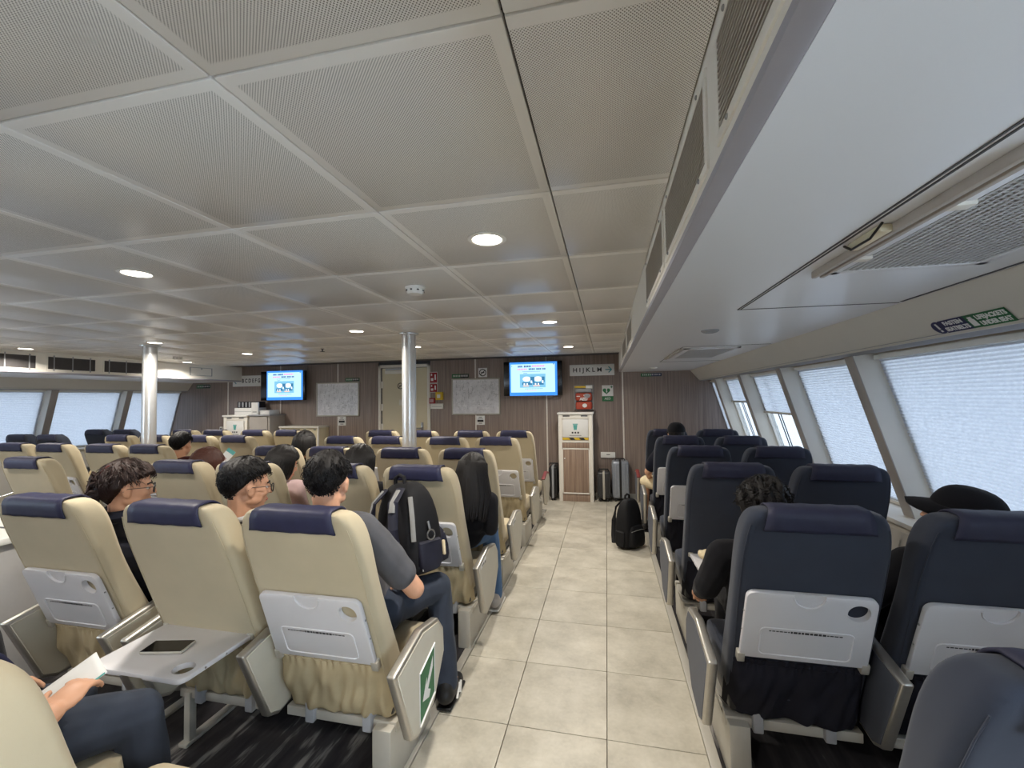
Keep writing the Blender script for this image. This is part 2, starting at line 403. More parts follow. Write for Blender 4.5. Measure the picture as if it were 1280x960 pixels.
# floor: carpeted deck with stone tiles in the aisle and along the front wall
mb = MB(); mb.mm(-8.72, 1.92, YR, YB + 0.2, -0.12, -0.012)
floor = struct('floor', mb, M['grout'], 'cabin floor under stone tiles and dark carpet')
mb = MB(); mb.mm(-6.30, AX0 - 0.045, YR, 6.069, -0.012, 0.004)
obj('carpet', mb, M['carpet'], floor)
mb = MB(); mb.mm(AX1 + 0.045, 1.72, YR, 6.069, -0.012, 0.004); obj('carpet', mb, M['carpet'], floor)
mb = MB(); mb.mm(-8.5, -7.0, YR, 6.069, -0.012, 0.004); obj('carpet', mb, M['carpet'], floor)
for x in (AX0, AX1):
    mb = MB(); s = -1 if x < 0 else 1
    mb.mm(x, x + s * 0.045, YR, 6.069, -0.012, 0.008, 0.002); obj('edge_strip', mb, M['alu_paint'], floor)
TILES = {}
def put_tile(x0, x1, y0, y1):
    k = (round(x1 - x0, 3), round(y1 - y0, 3))
    if k not in TILES:
        mb = MB(); g = 0.0018; mb.box((0, 0, -0.004), (k[0] - 2 * g, k[1] - 2 * g, 0.016), 0.0012, 1); TILES[k] = mb.mesh('floor_tile', M['tile'])
    link('tile', TILES[k], floor, ((x0 + x1) / 2, (y0 + y1) / 2, -0.004))
ys = [2.069 + 0.5 * k for k in range(-8, 9)]
for y0, y1 in zip(ys, ys[1:]):
    if y0 > 5.8: continue
    for x0, x1 in ((AX0, -0.50), (-0.50, -0.03), (-0.03, AX1)): put_tile(x0, x1, y0, y1)
xs = [-0.97 + 0.47 * k for k in range(-16, 6)]
xs[-1] = 1.62
for x0, x1 in zip(xs, xs[1:]):
    for y0, y1 in ((6.069, 6.569), (6.569, YB)): put_tile(x0, x1, y0, y1)
ysl = [2.069 + 0.5 * k for k in range(-2, 8)]
for y0, y1 in zip(ysl, ysl[1:]):
    if y1 > 5.9: continue
    put_tile(-6.98, -6.64, y0, y1); put_tile(-6.64, -6.32, y0, y1)

# main ceiling: deck above and each metal panel
mb = MB(); mb.mm(XL0, XR0, YR, YB + 0.1, ZC + 0.016, ZC + 0.1)
ceiling = struct('ceiling', mb, M['dark_line'], 'ceiling of perforated metal panels in a square grid')
PW, PL = 0.6055, 0.6435
CX = [-0.160 - PW * k for k in range(0, 12)]
CY = [0.694 + PL * k for k in range(-8, 10)]
PANELS = {}
def put_panel(x0, x1, y0, y1):
    k = (round(x1 - x0, 3), round(y1 - y0, 3))
    if k not in PANELS:
        mb = MB(); g = 0.0022; mb.box((0, 0, 0.008), (k[0] - 2 * g, k[1] - 2 * g, 0.016), 0.003, 2); PANELS[k] = mb.mesh('ceiling_panel', M['perf'])
    link('ceiling_panel', PANELS[k], ceiling, ((x0 + x1) / 2, (y0 + y1) / 2, ZC))
cxs = [0.20] + CX + [XL0]
for a, b in zip(cxs, cxs[1:]):
    for y0, y1 in zip(CY, CY[1:]):
        y1 = min(y1, YB)
        if y1 - y0 > 0.05: put_panel(b, a, y0, y1)

# soffits with air vents, and lowered side ceilings
def soffit(side, xe, xw, yvents, name, lab):
    s = 1 if side == 'r' else -1
    mb = MB(); xi = xe - s * 0.026
    mb.prism([(xi, ZC + 0.02), (xi, ZS + 0.020), (xe, ZS + 0.0), (xw, ZS), (xw, ZS + 0.05), (xe + s * 0.03, ZS + 0.05), (xe + s * 0.03, ZC + 0.02)], 'y', YR, YB)
    o = struct(name, mb, M['offwhite'], lab)
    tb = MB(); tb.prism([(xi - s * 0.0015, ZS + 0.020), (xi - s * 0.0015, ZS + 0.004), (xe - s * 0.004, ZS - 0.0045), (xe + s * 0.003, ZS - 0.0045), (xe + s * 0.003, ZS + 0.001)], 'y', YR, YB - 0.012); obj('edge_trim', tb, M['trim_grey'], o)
    for y0, y1 in yvents:
        fr = MB(); z0, z1 = ZS + 0.038, ZC - 0.028
        for (a, b, c, d) in ((y0, y1, z0, z0 + 0.02), (y0, y1, z1 - 0.02, z1), (y0, y0 + 0.02, z0 + 0.02, z1 - 0.02), (y1 - 0.02, y1, z0 + 0.02, z1 - 0.02)):
            fr.mm(xi - s * 0.005, xi + s * 0.004, a, b, c, d, 0.0015)
        f = obj('vent_frame', fr, M['offwhite'], o)
        bk = MB(); bk.mm(xi - s * 0.0015, xi + s * 0.001, y0 + 0.01, y1 - 0.01, z0 + 0.01, z1 - 0.01); obj('vent_backing', bk, M['vent_dark'], f)
        sl = MB(); zz = z0 + 0.024
        while zz < z1 - 0.022:
            sl.mm(xi - s * 0.0045, xi - s * 0.002, y0 + 0.02, y1 - 0.02, zz, zz + 0.0045); zz += 0.0105
        q = obj('vent_grille', sl, M['vent_slat'] if s > 0 else M['dark_line'], f); q['kind'] = 'stuff'
        scw = MB()
        for yy in (y0 + 0.07, y1 - 0.07):
            for zz in (z0 + 0.010, z1 - 0.010): scw.ell((xi - s * 0.006, yy, zz), (0.003, 0.005, 0.005), n=8)
        obj('screw', scw, M['steel'], f)
        if s < 0:
            bar = MB(); 
            for yy in ((y0 + y1) / 2, y0 + 0.08, y1 - 0.08): bar.mm(xi - s * 0.007, xi - s * 0.004, yy - 0.006, yy + 0.006, z0, z1)
            obj('vent_bar', bar, M['grey_plastic'], f)
    return o
sof_r = soffit('r', XR0, XRW + 0.05, [(-0.62, -0.02), (0.10, 0.79), (0.86, 1.45), (1.50, 2.14), (3.35, 4.1), (4.3, 5.3)], 'ceiling_soffit_right', 'lowered white side ceiling with air vents above the right windows')
sof_l = soffit('l', XL0, XLW - 0.05, [(2.66, 3.22), (3.30, 3.90), (3.98, 4.53), (4.60, 5.20)], 'ceiling_soffit_left', 'lowered white side ceiling with air vents above the left windows')
# glossy white sheet under the right lowered ceiling, with its access panels
mb = MB(); mb.mm(XR0 + 0.004, XRW + 0.01, YR, YB - 0.005, ZS - 0.004, ZS - 0.0005); obj('ceiling_sheet', mb, M['white_low'], sof_r)
mb = MB(); mb.mm(XLW - 0.01, XL0 - 0.004, YR, YB - 0.005, ZS - 0.004, ZS - 0.0005); obj('ceiling_sheet', mb, M['white_low'], sof_l)
def joint(o, pts, wd=0.005, z=ZS - 0.0045):
    mb = MB()
    for a, b in pts:
        a, b = Vector((*a, z)), Vector((*b, z)); d = (b - a).normalized(); n = Vector((-d.y, d.x, 0)) * wd / 2
        mb.prism([(a + n)[:2], (b + n)[:2], (b - n)[:2], (a - n)[:2]], 'z', z - 0.0012, z + 0.0012)
    return obj('panel_joint', mb, M['dark_line'], o)
joint(sof_r, [((0.590, 2.11), (0.590, 0.2)), ((0.602, 2.10), (0.602, 0.2)), ((0.590, 2.11), (1.235, 2.14))])
joint(sof_r, [((1.232, 2.12), (1.232, 0.9))], 0.012)
joint(sof_r, [((0.60, 5.1), (0.60, 3.6)), ((0.60, 3.6), (1.235, 3.6)), ((0.60, 5.1), (1.235, 5.1))], 0.006)

def ac_unit(x0, x1, y0, y1, lab, near):
    t = thing('air_grille', lab, 'air grille', ((x0 + x1) / 2, (y0 + y1) / 2, ZS - 0.004), 0, 'ceiling air grilles on the right')
    W, L = x1 - x0, y1 - y0
    mb = MB()
    for (a, b, c, d) in ((-W / 2, W / 2, -L / 2, -L / 2 + 0.03), (-W / 2, W / 2, L / 2 - 0.03, L / 2), (-W / 2, -W / 2 + 0.045, -L / 2, L / 2), (W / 2 - 0.03, W / 2, -L / 2, L / 2)):
        mb.mm(a, b, c, d, -0.012, 0.0, 0.003)
    obj('frame', mb, M['white_low'], t)
    mb = MB(); mb.mm(-W / 2 + 0.02, W / 2 - 0.02, -L / 2 + 0.02, L / 2 - 0.02, -0.002, -0.0005); obj('backing', mb, M['dark_line'], t)
    mb = MB(); k = -W / 2 + 0.05
    while k < W / 2 - 0.035:
        mb.mm(k, k + 0.007, -L / 2 + 0.03, L / 2 - 0.03, -0.010, -0.003); k += 0.017
    k = -L / 2 + 0.035
    while k < L / 2 - 0.035:
        mb.mm(-W / 2 + 0.045, W / 2 - 0.03, k, k + 0.0045, -0.009, -0.003); k += 0.014
    q = obj('egg_crate', mb, M['egg'], t); q['kind'] = 'stuff'
    return t
ac = ac_unit(0.672, 1.10, 0.60, 1.53, 'large rectangular air grille in the right side ceiling, nearest the camera', True)
for dx in (-0.235, -0.212):
    mb = MB(); mb.mm(dx - 0.007, dx + 0.007, -0.26, 0.46, -0.022, 0.0, 0.003); obj('track', mb, M['mullion'], ac)
mb = MB()
for yy in (0.28, -0.06): mb.mm(-0.205, -0.165, yy, yy + 0.03, -0.02, 0.0, 0.003)
obj('clip', mb, M['offwhite'], ac)
mb = MB(); mb.mm(-0.268, -0.240, 0.06, 0.20, -0.020, 0.0, 0.006); lt = obj('latch', mb, M['door'], ac)
mb = MB(); mb.tube([(-0.268, 0.05, -0.002), (-0.272, 0.09, -0.024), (-0.272, 0.17, -0.024), (-0.268, 0.21, -0.002)], 0.003, 6); obj('latch_wire', mb, M['dark'], lt)
ac2 = ac_unit(0.63, 1.06, 3.72, 4.6, 'air grille in the right side ceiling, further along beyond the round vent', False)
mb = MB(); mb.mm(-0.26, -0.235, -0.44, 0.44, -0.018, 0.0, 0.003); obj('track', mb, M['mullion'], ac2)
def round_dev(name, lab, cat, x, y, z, r, mt):
    t = thing(name, lab, cat, (x, y, z)); mb = MB()
    mb.lathe([(r, 0.0), (r, -0.006), (r * 0.8, -0.014), (r * 0.6, -0.016), (r * 0.55, -0.010), (0, -0.010)], 24); obj('rim', mb, mt, t); return t
t = round_dev('ceiling_vent', 'small round vent in the right side ceiling between the two air grilles', 'vent', 0.61, 2.73, ZS - 0.004, 0.05, M['grey_plastic'])
t = round_dev('ceiling_speaker', 'tiny round fitting in the right side ceiling near the front wall', 'vent', 0.63, 6.05, ZS - 0.004, 0.05, M['white'])

# ------------------------------------------------------------------ front wall
mb = MB(); mb.mm(-8.72, 1.92, YB + 0.02, YB + 0.2, -0.1, 2.6)
wall = struct('wall_front', mb, M['dark_line'], 'front wall clad in brown wood laminate panels with white joints')
seam_px = [285.5, 351.0, 422.8, 594.7, 683.4, 778.6]
sx = [ony(p, 500, YB).x for p in seam_px]
door_x0, door_x1 = ony(473.5, 500, YB).x, ony(538.0, 500, YB).x
edges = [-8.7] + sx[:3] + [door_x0, door_x1] + sx[3:] + [1.9]
for a, b in zip(edges, edges[1:]):
    if a == door_x0: continue
    mb = MB(); mb.mm(a + 0.006, b - 0.006, YB - 0.006, YB + 0.021, 0.0, 2.4, 0.002); obj('wall_panel', mb, M['wood'], wall)
for x in sx:
    mb = MB(); mb.mm(x - 0.011, x + 0.011, YB - 0.010, YB + 0.02, 0, 2.3, 0.002); obj('joint_strip', mb, M['seam'], wall)
mb = MB(); mb.mm(-8.4, 1.62, YB - 0.012, YB, 0, 0.07, 0.003)
struct('baseboard_front', mb, M['alu_paint'], 'thin silver skirting along the front wall')
mb = MB(); mb.mm(-8.72, 1.92, YR - 0.15, YR, -0.1, 2.6); struct('wall_rear', mb, M['wood'], 'wood clad rear wall behind the camera')

# door
dw = door_x1 - door_x0
mb = MB(); zt = 2.20
for a, b, c, d in ((door_x0, door_x0 + 0.05, 0, zt), (door_x1 - 0.05, door_x1, 0, zt), (door_x0, door_x1, zt - 0.05, zt)): mb.mm(a, b, YB - 0.025, YB + 0.03, c, d, 0.004)
dr = struct('door_1', mb, M['offwhite'], 'cream metal door with pale frame in the front wall')
mb = MB(); mb.mm(door_x0 + 0.075, door_x1 - 0.055, YB - 0.012, YB + 0.025, 0.03, zt - 0.06, 0.004); leaf = obj('door_leaf', mb, M['door'], dr)
mb = MB(); mb.mm(door_x0 + 0.05, door_x0 + 0.075, YB - 0.004, YB + 0.02, 0.0, zt - 0.05); obj('door_gap', mb, M['dark_line'], dr)
for z in (1.85, 1.45, 1.1, 0.75):
    mb = MB(); mb.mm(door_x0 + 0.055, door_x0 + 0.095, YB - 0.02, YB - 0.008, z - 0.06, z + 0.06, 0.003); obj('hinge', mb, M['offwhite'], leaf)
mb = MB(); mb.mm(door_x0 + 0.15, door_x0 + 0.50, YB - 0.06, YB - 0.012, zt - 0.16, zt - 0.10, 0.006); obj('door_closer', mb, M['offwhite'], leaf)
mb = MB(); mb.prism([(door_x0 + 0.16, zt - 0.075), (door_x0 + 0.52, zt - 0.065), (door_x0 + 0.52, zt - 0.085), (door_x0 + 0.16, zt - 0.095)], 'y', YB - 0.05, YB - 0.03); obj('closer_arm', mb, M['steel'], leaf)
hx, hz = ony(528.5, 535, YB).x, ony(528.5, 535, YB).z
mb = MB(); mb.mm(hx - 0.025, hx + 0.02, YB - 0.022, YB - 0.010, hz - 0.10, hz + 0.10, 0.004); mb.tube([(hx, YB - 0.02, hz), (hx, YB - 0.06, hz), (hx - 0.02, YB - 0.065, hz), (hx - 0.13, YB - 0.065, hz)], 0.010, 10); obj('door_handle', mb, M['steel'], leaf)
px = ony(502, 503, YB); mb = MB(); mb.mm(px.x - 0.03, px.x + 0.03, YB - 0.03, YB - 0.01, px.z - 0.05, px.z + 0.05, 0.004); obj('lock_box', mb, M['offwhite'], leaf)
def ring_sign(parent, x, z, r, y, bar=True):
    mb = MB(); q = Matrix.Translation((x, y, z)) @ Matrix.Rotation(math.pi / 2, 4, 'X')
    mb.tube([q @ Vector((r * math.cos(a), r * math.sin(a), 0)) for a in [2 * math.pi * k / 28 for k in range(28)]], r * 0.13, 6, closed=True)
    if bar: mb.box((0, 0, 0), (r * 1.9, r * 0.2, 0.002), 0, mtx=q @ Matrix.Rotation(math.radians(45), 4, 'Z'))
    mb.box((0, 0.0, 0), (r * 1.0, r * 0.28, 0.002), 0, mtx=q)
    return obj('ring_mark', mb, M['print'], parent)
px = ony(501, 482.5, YB); ring_sign(leaf, px.x, px.z, 0.05, YB - 0.014)

# ------------------------------------------------------------------ side walls with slanted windows
TOPW = (1.42, 1.800); BOTW = (1.70, 0.850)
WT = [6.95, 6.20, 5.12, 4.02, 2.93, 1.55, 0.17, -1.2, -2.6, YR]
SL = (BOTW[0] - TOPW[0]) / (TOPW[1] - BOTW[1])
def xin(z): return TOPW[0] + (TOPW[1] - z) * SL
def side_wall(side, ys, mirror):
    """mirror: x -> mirror - x for the left wall"""
    s = 1 if side == 'right' else -1
    X = (lambda x: x) if s > 0 else (lambda x: mirror - x)
    def prism_y(pts, y0, y1, mb, r=0.0): mb.prism([(X(p[0]), p[1]) for p in pts], 'y', y0, y1, r)
    mb = MB()
    prism_y([(XRW, ZS + 0.01), HR, (HR[0] + 0.35, HR[1]), (HR[0] + 0.35, 2.2), (XRW, 2.2)], YR, YB, mb)
    wl = struct('wall_' + side, mb, M['wall_beige'], 'warm grey band above and below the slanted %s windows' % side)
    mb = MB(); prism_y([(HR[0] - 0.012, HR[1] + 0.012), (HR[0] + 0.03, HR[1] - 0.012), (HR[0] + 0.06, HR[1] - 0.012), (HR[0] + 0.06, HR[1] + 0.012)], YR, YB, mb); obj('header_lip', mb, M['lip'], wl)
    mb = MB(); mb2 = [(1.60, 0.0), (1.60, 0.80), (1.66, 0.835), (1.92, 0.835), (1.92, 0.0)]; prism_y(mb2, YR, YB, mb); obj('wall_lower', mb, M['wall_beige'], wl)
    mb = MB(); prism_y([(1.585, 0.835), (1.585, 0.862), (1.90, 0.862), (1.90, 0.835)], YR, YB, mb, 0.004); obj('window_sill', mb, M['offwhite'], wl)
    for y in ys:
        wd = 0.09
        mb = MB(); y0, y1 = max(y - wd / 2, YR), min(y + wd / 2, YB)
        prism_y([(xin(1.83), 1.83), (xin(0.86), 0.86), (xin(0.86) + 0.18, 0.86), (xin(1.83) + 0.18, 1.83)], y0 + 0.003, y1 - 0.003, mb, 0.004)
        mu = obj('mullion', mb, M['offwhite'], wl)
        mb = MB(); prism_y([(xin(1.83) - 0.005, 1.83), (xin(0.86) - 0.005, 0.86), (xin(0.86) + 0.002, 0.86), (xin(1.83) + 0.002, 1.83)], y0, y1, mb, 0.002); obj('mullion_cover', mb, M['mullion'], mu)
    return wl, X, prism_y
MIR = HL[0] + HR[0]
wall_r, XRf, prism_r = side_wall('right', WT[1:-1], 0)
wall_l, XLf, prism_l = side_wall('left', [5.92, 4.87, 3.82, 2.75, 1.65, 0.3, -1.1, -2.5], MIR)
names = ['narrow pane beside the front wall', 'second pane from the front wall', 'third pane from the front wall', 'fourth pane from the front wall', 'fifth pane, largest in view', 'sixth pane, beside the camera', 'seventh pane', 'eighth pane', 'ninth pane']
wn = 0
def windows(ys, X, prism_y, side, drops):
    global wn
    for i, (y1, y0) in enumerate(zip(ys, ys[1:])):
        wn += 1; y0 += 0.045; y1 -= 0.045 if y1 < YB else 0.0
        mb = MB(); o = 0.15
        for zz in ((1.83, 1.765), (0.90, 0.862)): prism_y([(xin(zz[0]) + o - 0.02, zz[0]), (xin(zz[1]) + o - 0.02, zz[1]), (xin(zz[1]) + o + 0.03, zz[1]), (xin(zz[0]) + o + 0.03, zz[0])], y0, y1, mb)
        for a, b in ((y0, y0 + 0.03), (y1 - 0.03, y1)): prism_y([(xin(1.80) + o - 0.02, 1.80), (xin(0.862) + o - 0.02, 0.862), (xin(0.862) + o + 0.03, 0.862), (xin(1.80) + o + 0.03, 1.80)], a, b, mb)
        wf = struct('window_%d' % wn, mb, M['white'], 'slanted %s side window, %s' % (side, names[i] if i < len(names) else 'rear pane'))
        tint = M['pane'] if y1 < 0.3 else M['pane_tint']  # unseen panes behind the camera made clear to add daylight fill
        mb = MB(); prism_y([(xin(1.79) + o, 1.79), (xin(0.87) + o, 0.87), (xin(0.87) + o + 0.008, 0.87), (xin(1.79) + o + 0.008, 1.79)], y0 + 0.025, y1 - 0.025, mb); obj('glass', mb, tint, wf)
        zb = drops[i] if i < len(drops) else 0.88
        if i in (1, 2) and side == 'right':
            mb = MB()
            for yy in (y0 + 0.66 * (y1 - y0), y0 + 0.72 * (y1 - y0)): prism_y([(xin(1.79) + o - 0.008, 1.79), (xin(0.87) + o - 0.008, 0.87), (xin(0.87) + o, 0.87), (xin(1.79) + o, 1.79)], yy, yy + 0.008, mb)
            obj('glazing_bar', mb, M['dark_line'], wf)
        if y1 < 0.3: continue       # unseen panes behind the camera get no blinds, as added daylight fill
        bt = thing('pleated_blind', 'white pleated blind %s, %s side, %s' % ('fully down' if zb < 0.9 else 'half down', side, names[i].split(',')[0]), 'blind', (0, 0, 0), 0, 'pleated blinds')
        n = max(4, int((1.79 - zb) / 0.018)) ; rows = []
        for k in range(2 * n + 1):
            z = 1.79 - (1.79 - zb) * k / (2 * n); off = 0.122 + (0.007 if k % 2 else -0.001)
            rows.append((X(xin(z) + off), z))
        mb = MB(); V = [[mb.bm.verts.new((x, yy, z)) for x, z in rows] for yy in (y0 + 0.004, y1 - 0.004)]
        for k in range(2 * n): mb.bm.faces.new((V[0][k], V[1][k], V[1][k + 1], V[0][k + 1]))
        obj('blind_fabric', mb, M['blind'], bt, sharp=10)
        mb = MB(); z = zb; prism_y([(xin(z) + 0.105, z + 0.008), (xin(z) + 0.105, z - 0.012), (xin(z) + 0.135, z - 0.012), (xin(z) + 0.135, z + 0.008)], y0 + 0.004, y1 - 0.004, mb); obj('bottom_rail', mb, M['wall_beige'], bt)
        mb = MB(); prism_y([(xin(1.79) + 0.10, 1.80), (xin(1.79) + 0.10, 1.775), (xin(1.79) + 0.14, 1.775), (xin(1.79) + 0.14, 1.80)], y0 + 0.004, y1 - 0.004, mb); obj('head_rail', mb, M['white'], bt)
windows(WT[:9], XRf, prism_r, 'right', [0.88, 1.50, 1.40, 0.88, 0.88, 0.88, 0.88, 0.88])
windows([YB, 5.92, 4.87, 3.82, 2.75, 1.65, 0.3, -1.1, -2.5], XLf, prism_l, 'left', [0.88] * 8)

# ------------------------------------------------------------------ pillars, lamps, detectors
for px_, lab in (((511, 417), 'round silver pillar nearer the door in the front wall'), ((187.5, 432), 'round silver pillar further left, before the left windows')):
    p = onz(*px_, ZC); t = thing('pillar', lab, 'pillar', (p.x, p.y, 0), 0, 'silver pillars')
    mb = MB(); mb.lathe([(0.068, 0), (0.068, ZC)], 36); obj('post', mb, M['pillar'], t)
    mb = MB(); mb.lathe([(0.069, ZC - 0.016), (0.095, ZC - 0.012), (0.097, ZC - 0.002), (0.069, ZC - 0.002)], 36); obj('collar', mb, M['pillar'], t)
    mb = MB(); mb.lathe([(0.069, 0.005), (0.1, 0.005), (0.095, 0.02), (0.069, 0.024)], 36); obj('foot_collar', mb, M['pillar'], t)
LX = {-0.464: [-2.4, -0.3, 1.67, 3.64, 5.5], -2.285: [-2.4, -0.3, 1.67, 3.6, 4.88], -4.73: [-2.4, -0.3, 1.67, 3.65, 4.86], -6.54: [-2.4, -0.3, 1.67, 3.6, 5.55]}
RING = None; cn = {-0.464: 'over the tiled aisle', -2.285: 'over the beige seats right of centre', -4.73: 'over the beige seats left of centre', -6.54: 'near the left windows'}
rn = ['rearmost', 'just behind the camera', 'nearest the camera in view', 'second in view from the camera', 'closest to the front wall']
for x, yl in LX.items():
    for j, y in enumerate(yl):
        t = thing('downlight', 'round recessed downlight %s, %s' % (cn[x], rn[j]), 'downlight', (x, y, ZC), 0, 'round ceiling downlights')
        if RING is None:
            mb = MB(); mb.lathe([(0.062, 0.0), (0.078, -0.002), (0.080, -0.005), (0.066, -0.009), (0.060, -0.006)], 32); RING = mb.mesh('downlight_rim', M['white'])
            mb = MB(); mb.lathe([(0.061, -0.004), (0.061, -0.006), (0, -0.007)], 28); LENS = mb.mesh('downlight_lens', M['lamp'])
        link('rim', RING, t); link('lens', LENS, t)
        ld = bpy.data.lights.new('downlight_lamp', 'AREA'); ld.shape = 'DISK'; ld.size = 0.11; ld.energy = LAMP_W; ld.color = (1.0, 0.93, 0.83); ld.spread = math.radians(150)
        lo = bpy.data.objects.new('downlight_lamp', ld); COL.objects.link(lo); lo.parent = t; lo.location = (0, 0, -0.012)
def detector(px_, lab, r=0.05):
    p = onz(*px_, ZC); t = thing('smoke_detector', lab, 'smoke detector', (p.x, p.y, ZC), 0, 'ceiling smoke detectors')
    mb = MB(); mb.lathe([(r * 1.15, 0), (r * 1.15, -0.008), (r, -0.012), (r, -0.03), (r * 0.8, -0.042), (0, -0.044)], 28); obj('housing', mb, M['white'], t)
    mb = MB()
    for k in range(8):
        a = k * math.pi / 4; mb.box((r * 0.97 * math.cos(a), r * 0.97 * math.sin(a), -0.024), (0.008, 0.02, 0.006), 0, mtx=None)
    obj('vent_slot', mb, M['dark'], t)
detector((519, 359), 'white smoke detector on the ceiling nearest the camera')
detector((222, 446), 'small white smoke detector on the ceiling near the left windows')
detector((639, 429), 'small white detector on the ceiling before the right screen')
p = onz(403, 436, ZC); t = thing('sprinkler', 'small dark sprinkler head on the ceiling before the framed plan', 'sprinkler', (p.x, p.y, ZC))
mb = MB(); mb.lathe([(0.02, 0), (0.02, -0.004), (0.007, -0.006), (0.007, -0.03), (0.03, -0.034), (0.03, -0.037), (0, -0.037)], 16); obj('sprinkler_head', mb, M['dark'], t)
# ------------------------------------------------------------------ things on and before the front wall
def wrect(x0, y0, x1, y1, Y=YB):
    a, b = ony(x0, (y0 + y1) / 2, Y).x, ony(x1, (y0 + y1) / 2, Y).x; xm = (x0 + x1) / 2
    return a, b, ony(xm, y1, Y).z, ony(xm, y0, Y).z
def plate(name, lab, cat, px_, mt, th=0.008, Y=YB - 0.006, r=0.003, group=None):
    x0, x1, z0, z1 = wrect(*px_, Y); W, H = x1 - x0, z1 - z0
    t = thing(name, lab, cat, ((x0 + x1) / 2, Y, (z0 + z1) / 2), 0, group)
    mb = MB(); mb.mm(-W / 2, W / 2, -th, 0, -H / 2, H / 2, r); obj('plate', mb, mt, t)
    return t, W, H
def fl(t, name, mt, rects, y, label=None):
    """flat print: list of (x0,x1,z0,z1) in the thing's own frame"""
    mb = MB()
    for a, b, c, d in rects: mb.mm(a, b, y - 0.0008, y, c, d)
    o = obj(name, mb, mt, t)
    if label: o['label'] = label
    return o
def words(t, body, size, mt, x, z, y, bold=0.0, sx=1.0, name='lettering'):
    o = link(name, text_mesh(name, body, size, mt, bold=bold), t, (x, y, z), WALLROT); o.scale = (sx, 1, 1); return o

# deck signs
t, W, H = plate('deck_sign', 'pale sign reading HIJKLM with a teal arrow pointing right', 'sign', (712, 455.5, 768, 469.5), M['paper'], 0.012, r=0.02, group='seat letter signs')
words(t, 'H I J K L M', H * 0.54, M['print'], -W * 0.10, 0, -0.0125, 0.0016, 1.05)
mb = MB(); ax_, h_ = W * 0.40, H * 0.2
for a, b in (((W * 0.30, 0), (W * 0.44, 0)), ((W * 0.37, H * 0.26), (W * 0.44, 0)), ((W * 0.37, -H * 0.26), (W * 0.44, 0))): mb.tube([(a[0], -0.0125, a[1]), (b[0], -0.0125, b[1])], 0.008, 6)
obj('arrow', mb, M['arrow'], t)
t, W, H = plate('deck_sign', 'pale sign reading BCDEFG with a teal arrow pointing left', 'sign', (291.5, 469.5, 334, 483), M['paper'], 0.012, r=0.01, group='seat letter signs')
words(t, 'B C D E F G', H * 0.5, M['print'], W * 0.045, 0, -0.0125, 0.003, 0.78)
mb = MB()
for a, b in (((-W * 0.46, 0), (-W * 0.32, 0)), ((-W * 0.39, H * 0.24), (-W * 0.46, 0)), ((-W * 0.39, -H * 0.24), (-W * 0.46, 0))): mb.tube([(a[0], -0.0125, a[1]), (b[0], -0.0125, b[1])], 0.008, 6)
obj('arrow', mb, M['arrow'], t)

# televisions
def tv(px_, scr, lab, Yw=YB - 0.10):
    t, W, H = plate('television', lab, 'television', px_, M['screen_black'], 0.05, Yw, 0.006, 'wall televisions')
    cx, cz = t.location.x, t.location.z
    mb = MB(); mb.mm(-0.15, 0.15, 0, 0.094, -0.12, 0.12); obj('wall_bracket', mb, M['dark'], t)
    x0, x1, z0, z1 = wrect(*scr, Yw - 0.05); x0 -= cx; x1 -= cx; z0 -= cz; z1 -= cz
    mb = MB(); mb.mm(x0, x1, -0.0515, -0.0502, z0, z1); s = obj('screen', mb, M['scr_frame'], t)
    w_, h_ = x1 - x0, z1 - z0; U = lambda u: x0 + u * w_; V = lambda v: z1 - v * h_
    y = -0.0520
    fl(s, 'page', M['scr_page'], [(U(0.03), U(0.955), V(0.90), V(0.06))], y)
    ln = [(0.18, 0.28, 0.10, 0.155), (0.31, 0.46, 0.10, 0.155), (0.41, 0.55, 0.185, 0.235), (0.57, 0.68, 0.185, 0.235), (0.70, 0.77, 0.185, 0.235), (0.28, 0.66, 0.275, 0.288), (0.30, 0.38, 0.325, 0.34), (0.33, 0.70, 0.79, 0.802), (0.04, 0.06, 0.10, 0.12), (0.92, 0.94, 0.06, 0.09)]
    rects = []
    for a, b, c, d in ln:                      # broken up like characters
        k = a
        while k < b - 0.005: rects.append((U(k), U(min(k + 0.026, b)), V(d), V(c))); k += 0.034
    fl(s, 'screen_text', M['scr_text'], rects, y - 0.0008)
    rects = []
    for a, b, c, d in [(0.48, 0.74, 0.095, 0.15), (0.17, 0.38, 0.185, 0.235), (0.36, 0.58, 0.835, 0.855)]:
        k = a
        while k < b - 0.005: rects.append((U(k), U(min(k + 0.026, b)), V(d), V(c))); k += 0.034
    fl(s, 'screen_text_pink', M['scr_pink'], rects, y - 0.0008)
    fl(s, 'screen_picture', M['scr_teal'], [(U(0.22), U(0.76), V(0.76), V(0.355))], y - 0.0008)
    fl(s, 'picture_shapes', M['scr_dark'], [(U(0.44), U(0.53), V(0.60), V(0.44)), (U(0.68), U(0.74), V(0.60), V(0.44)), (U(0.27), U(0.48), V(0.68), V(0.60)), (U(0.50), U(0.72), V(0.68), V(0.60))], y - 0.0016)
    mb = MB()
    for u in (0.365, 0.60):
        mb.ell((U(u), y - 0.002, V(0.505)), (w_ * 0.085, 0.0006, h_ * 0.075), n=16)
        mb.box((U(u - 0.05), y - 0.0026, V(0.655)), (w_ * 0.03, 0.0006, h_ * 0.05)); mb.box((U(u + 0.01), y - 0.0026, V(0.655)), (w_ * 0.03, 0.0006, h_ * 0.05))
        mb.box((U(u + 0.10), y - 0.0026, V(0.59)), (w_ * 0.03, 0.0006, h_ * 0.08))
    obj('picture_highlights', mb, M['scr_white'], s)
    for r_ in ((U(0.29), U(0.41), V(0.725), V(0.695)), (U(0.50), U(0.64), V(0.725), V(0.695))): fl(s, 'picture_base', M['scr_orange'], [r_], y - 0.0018)
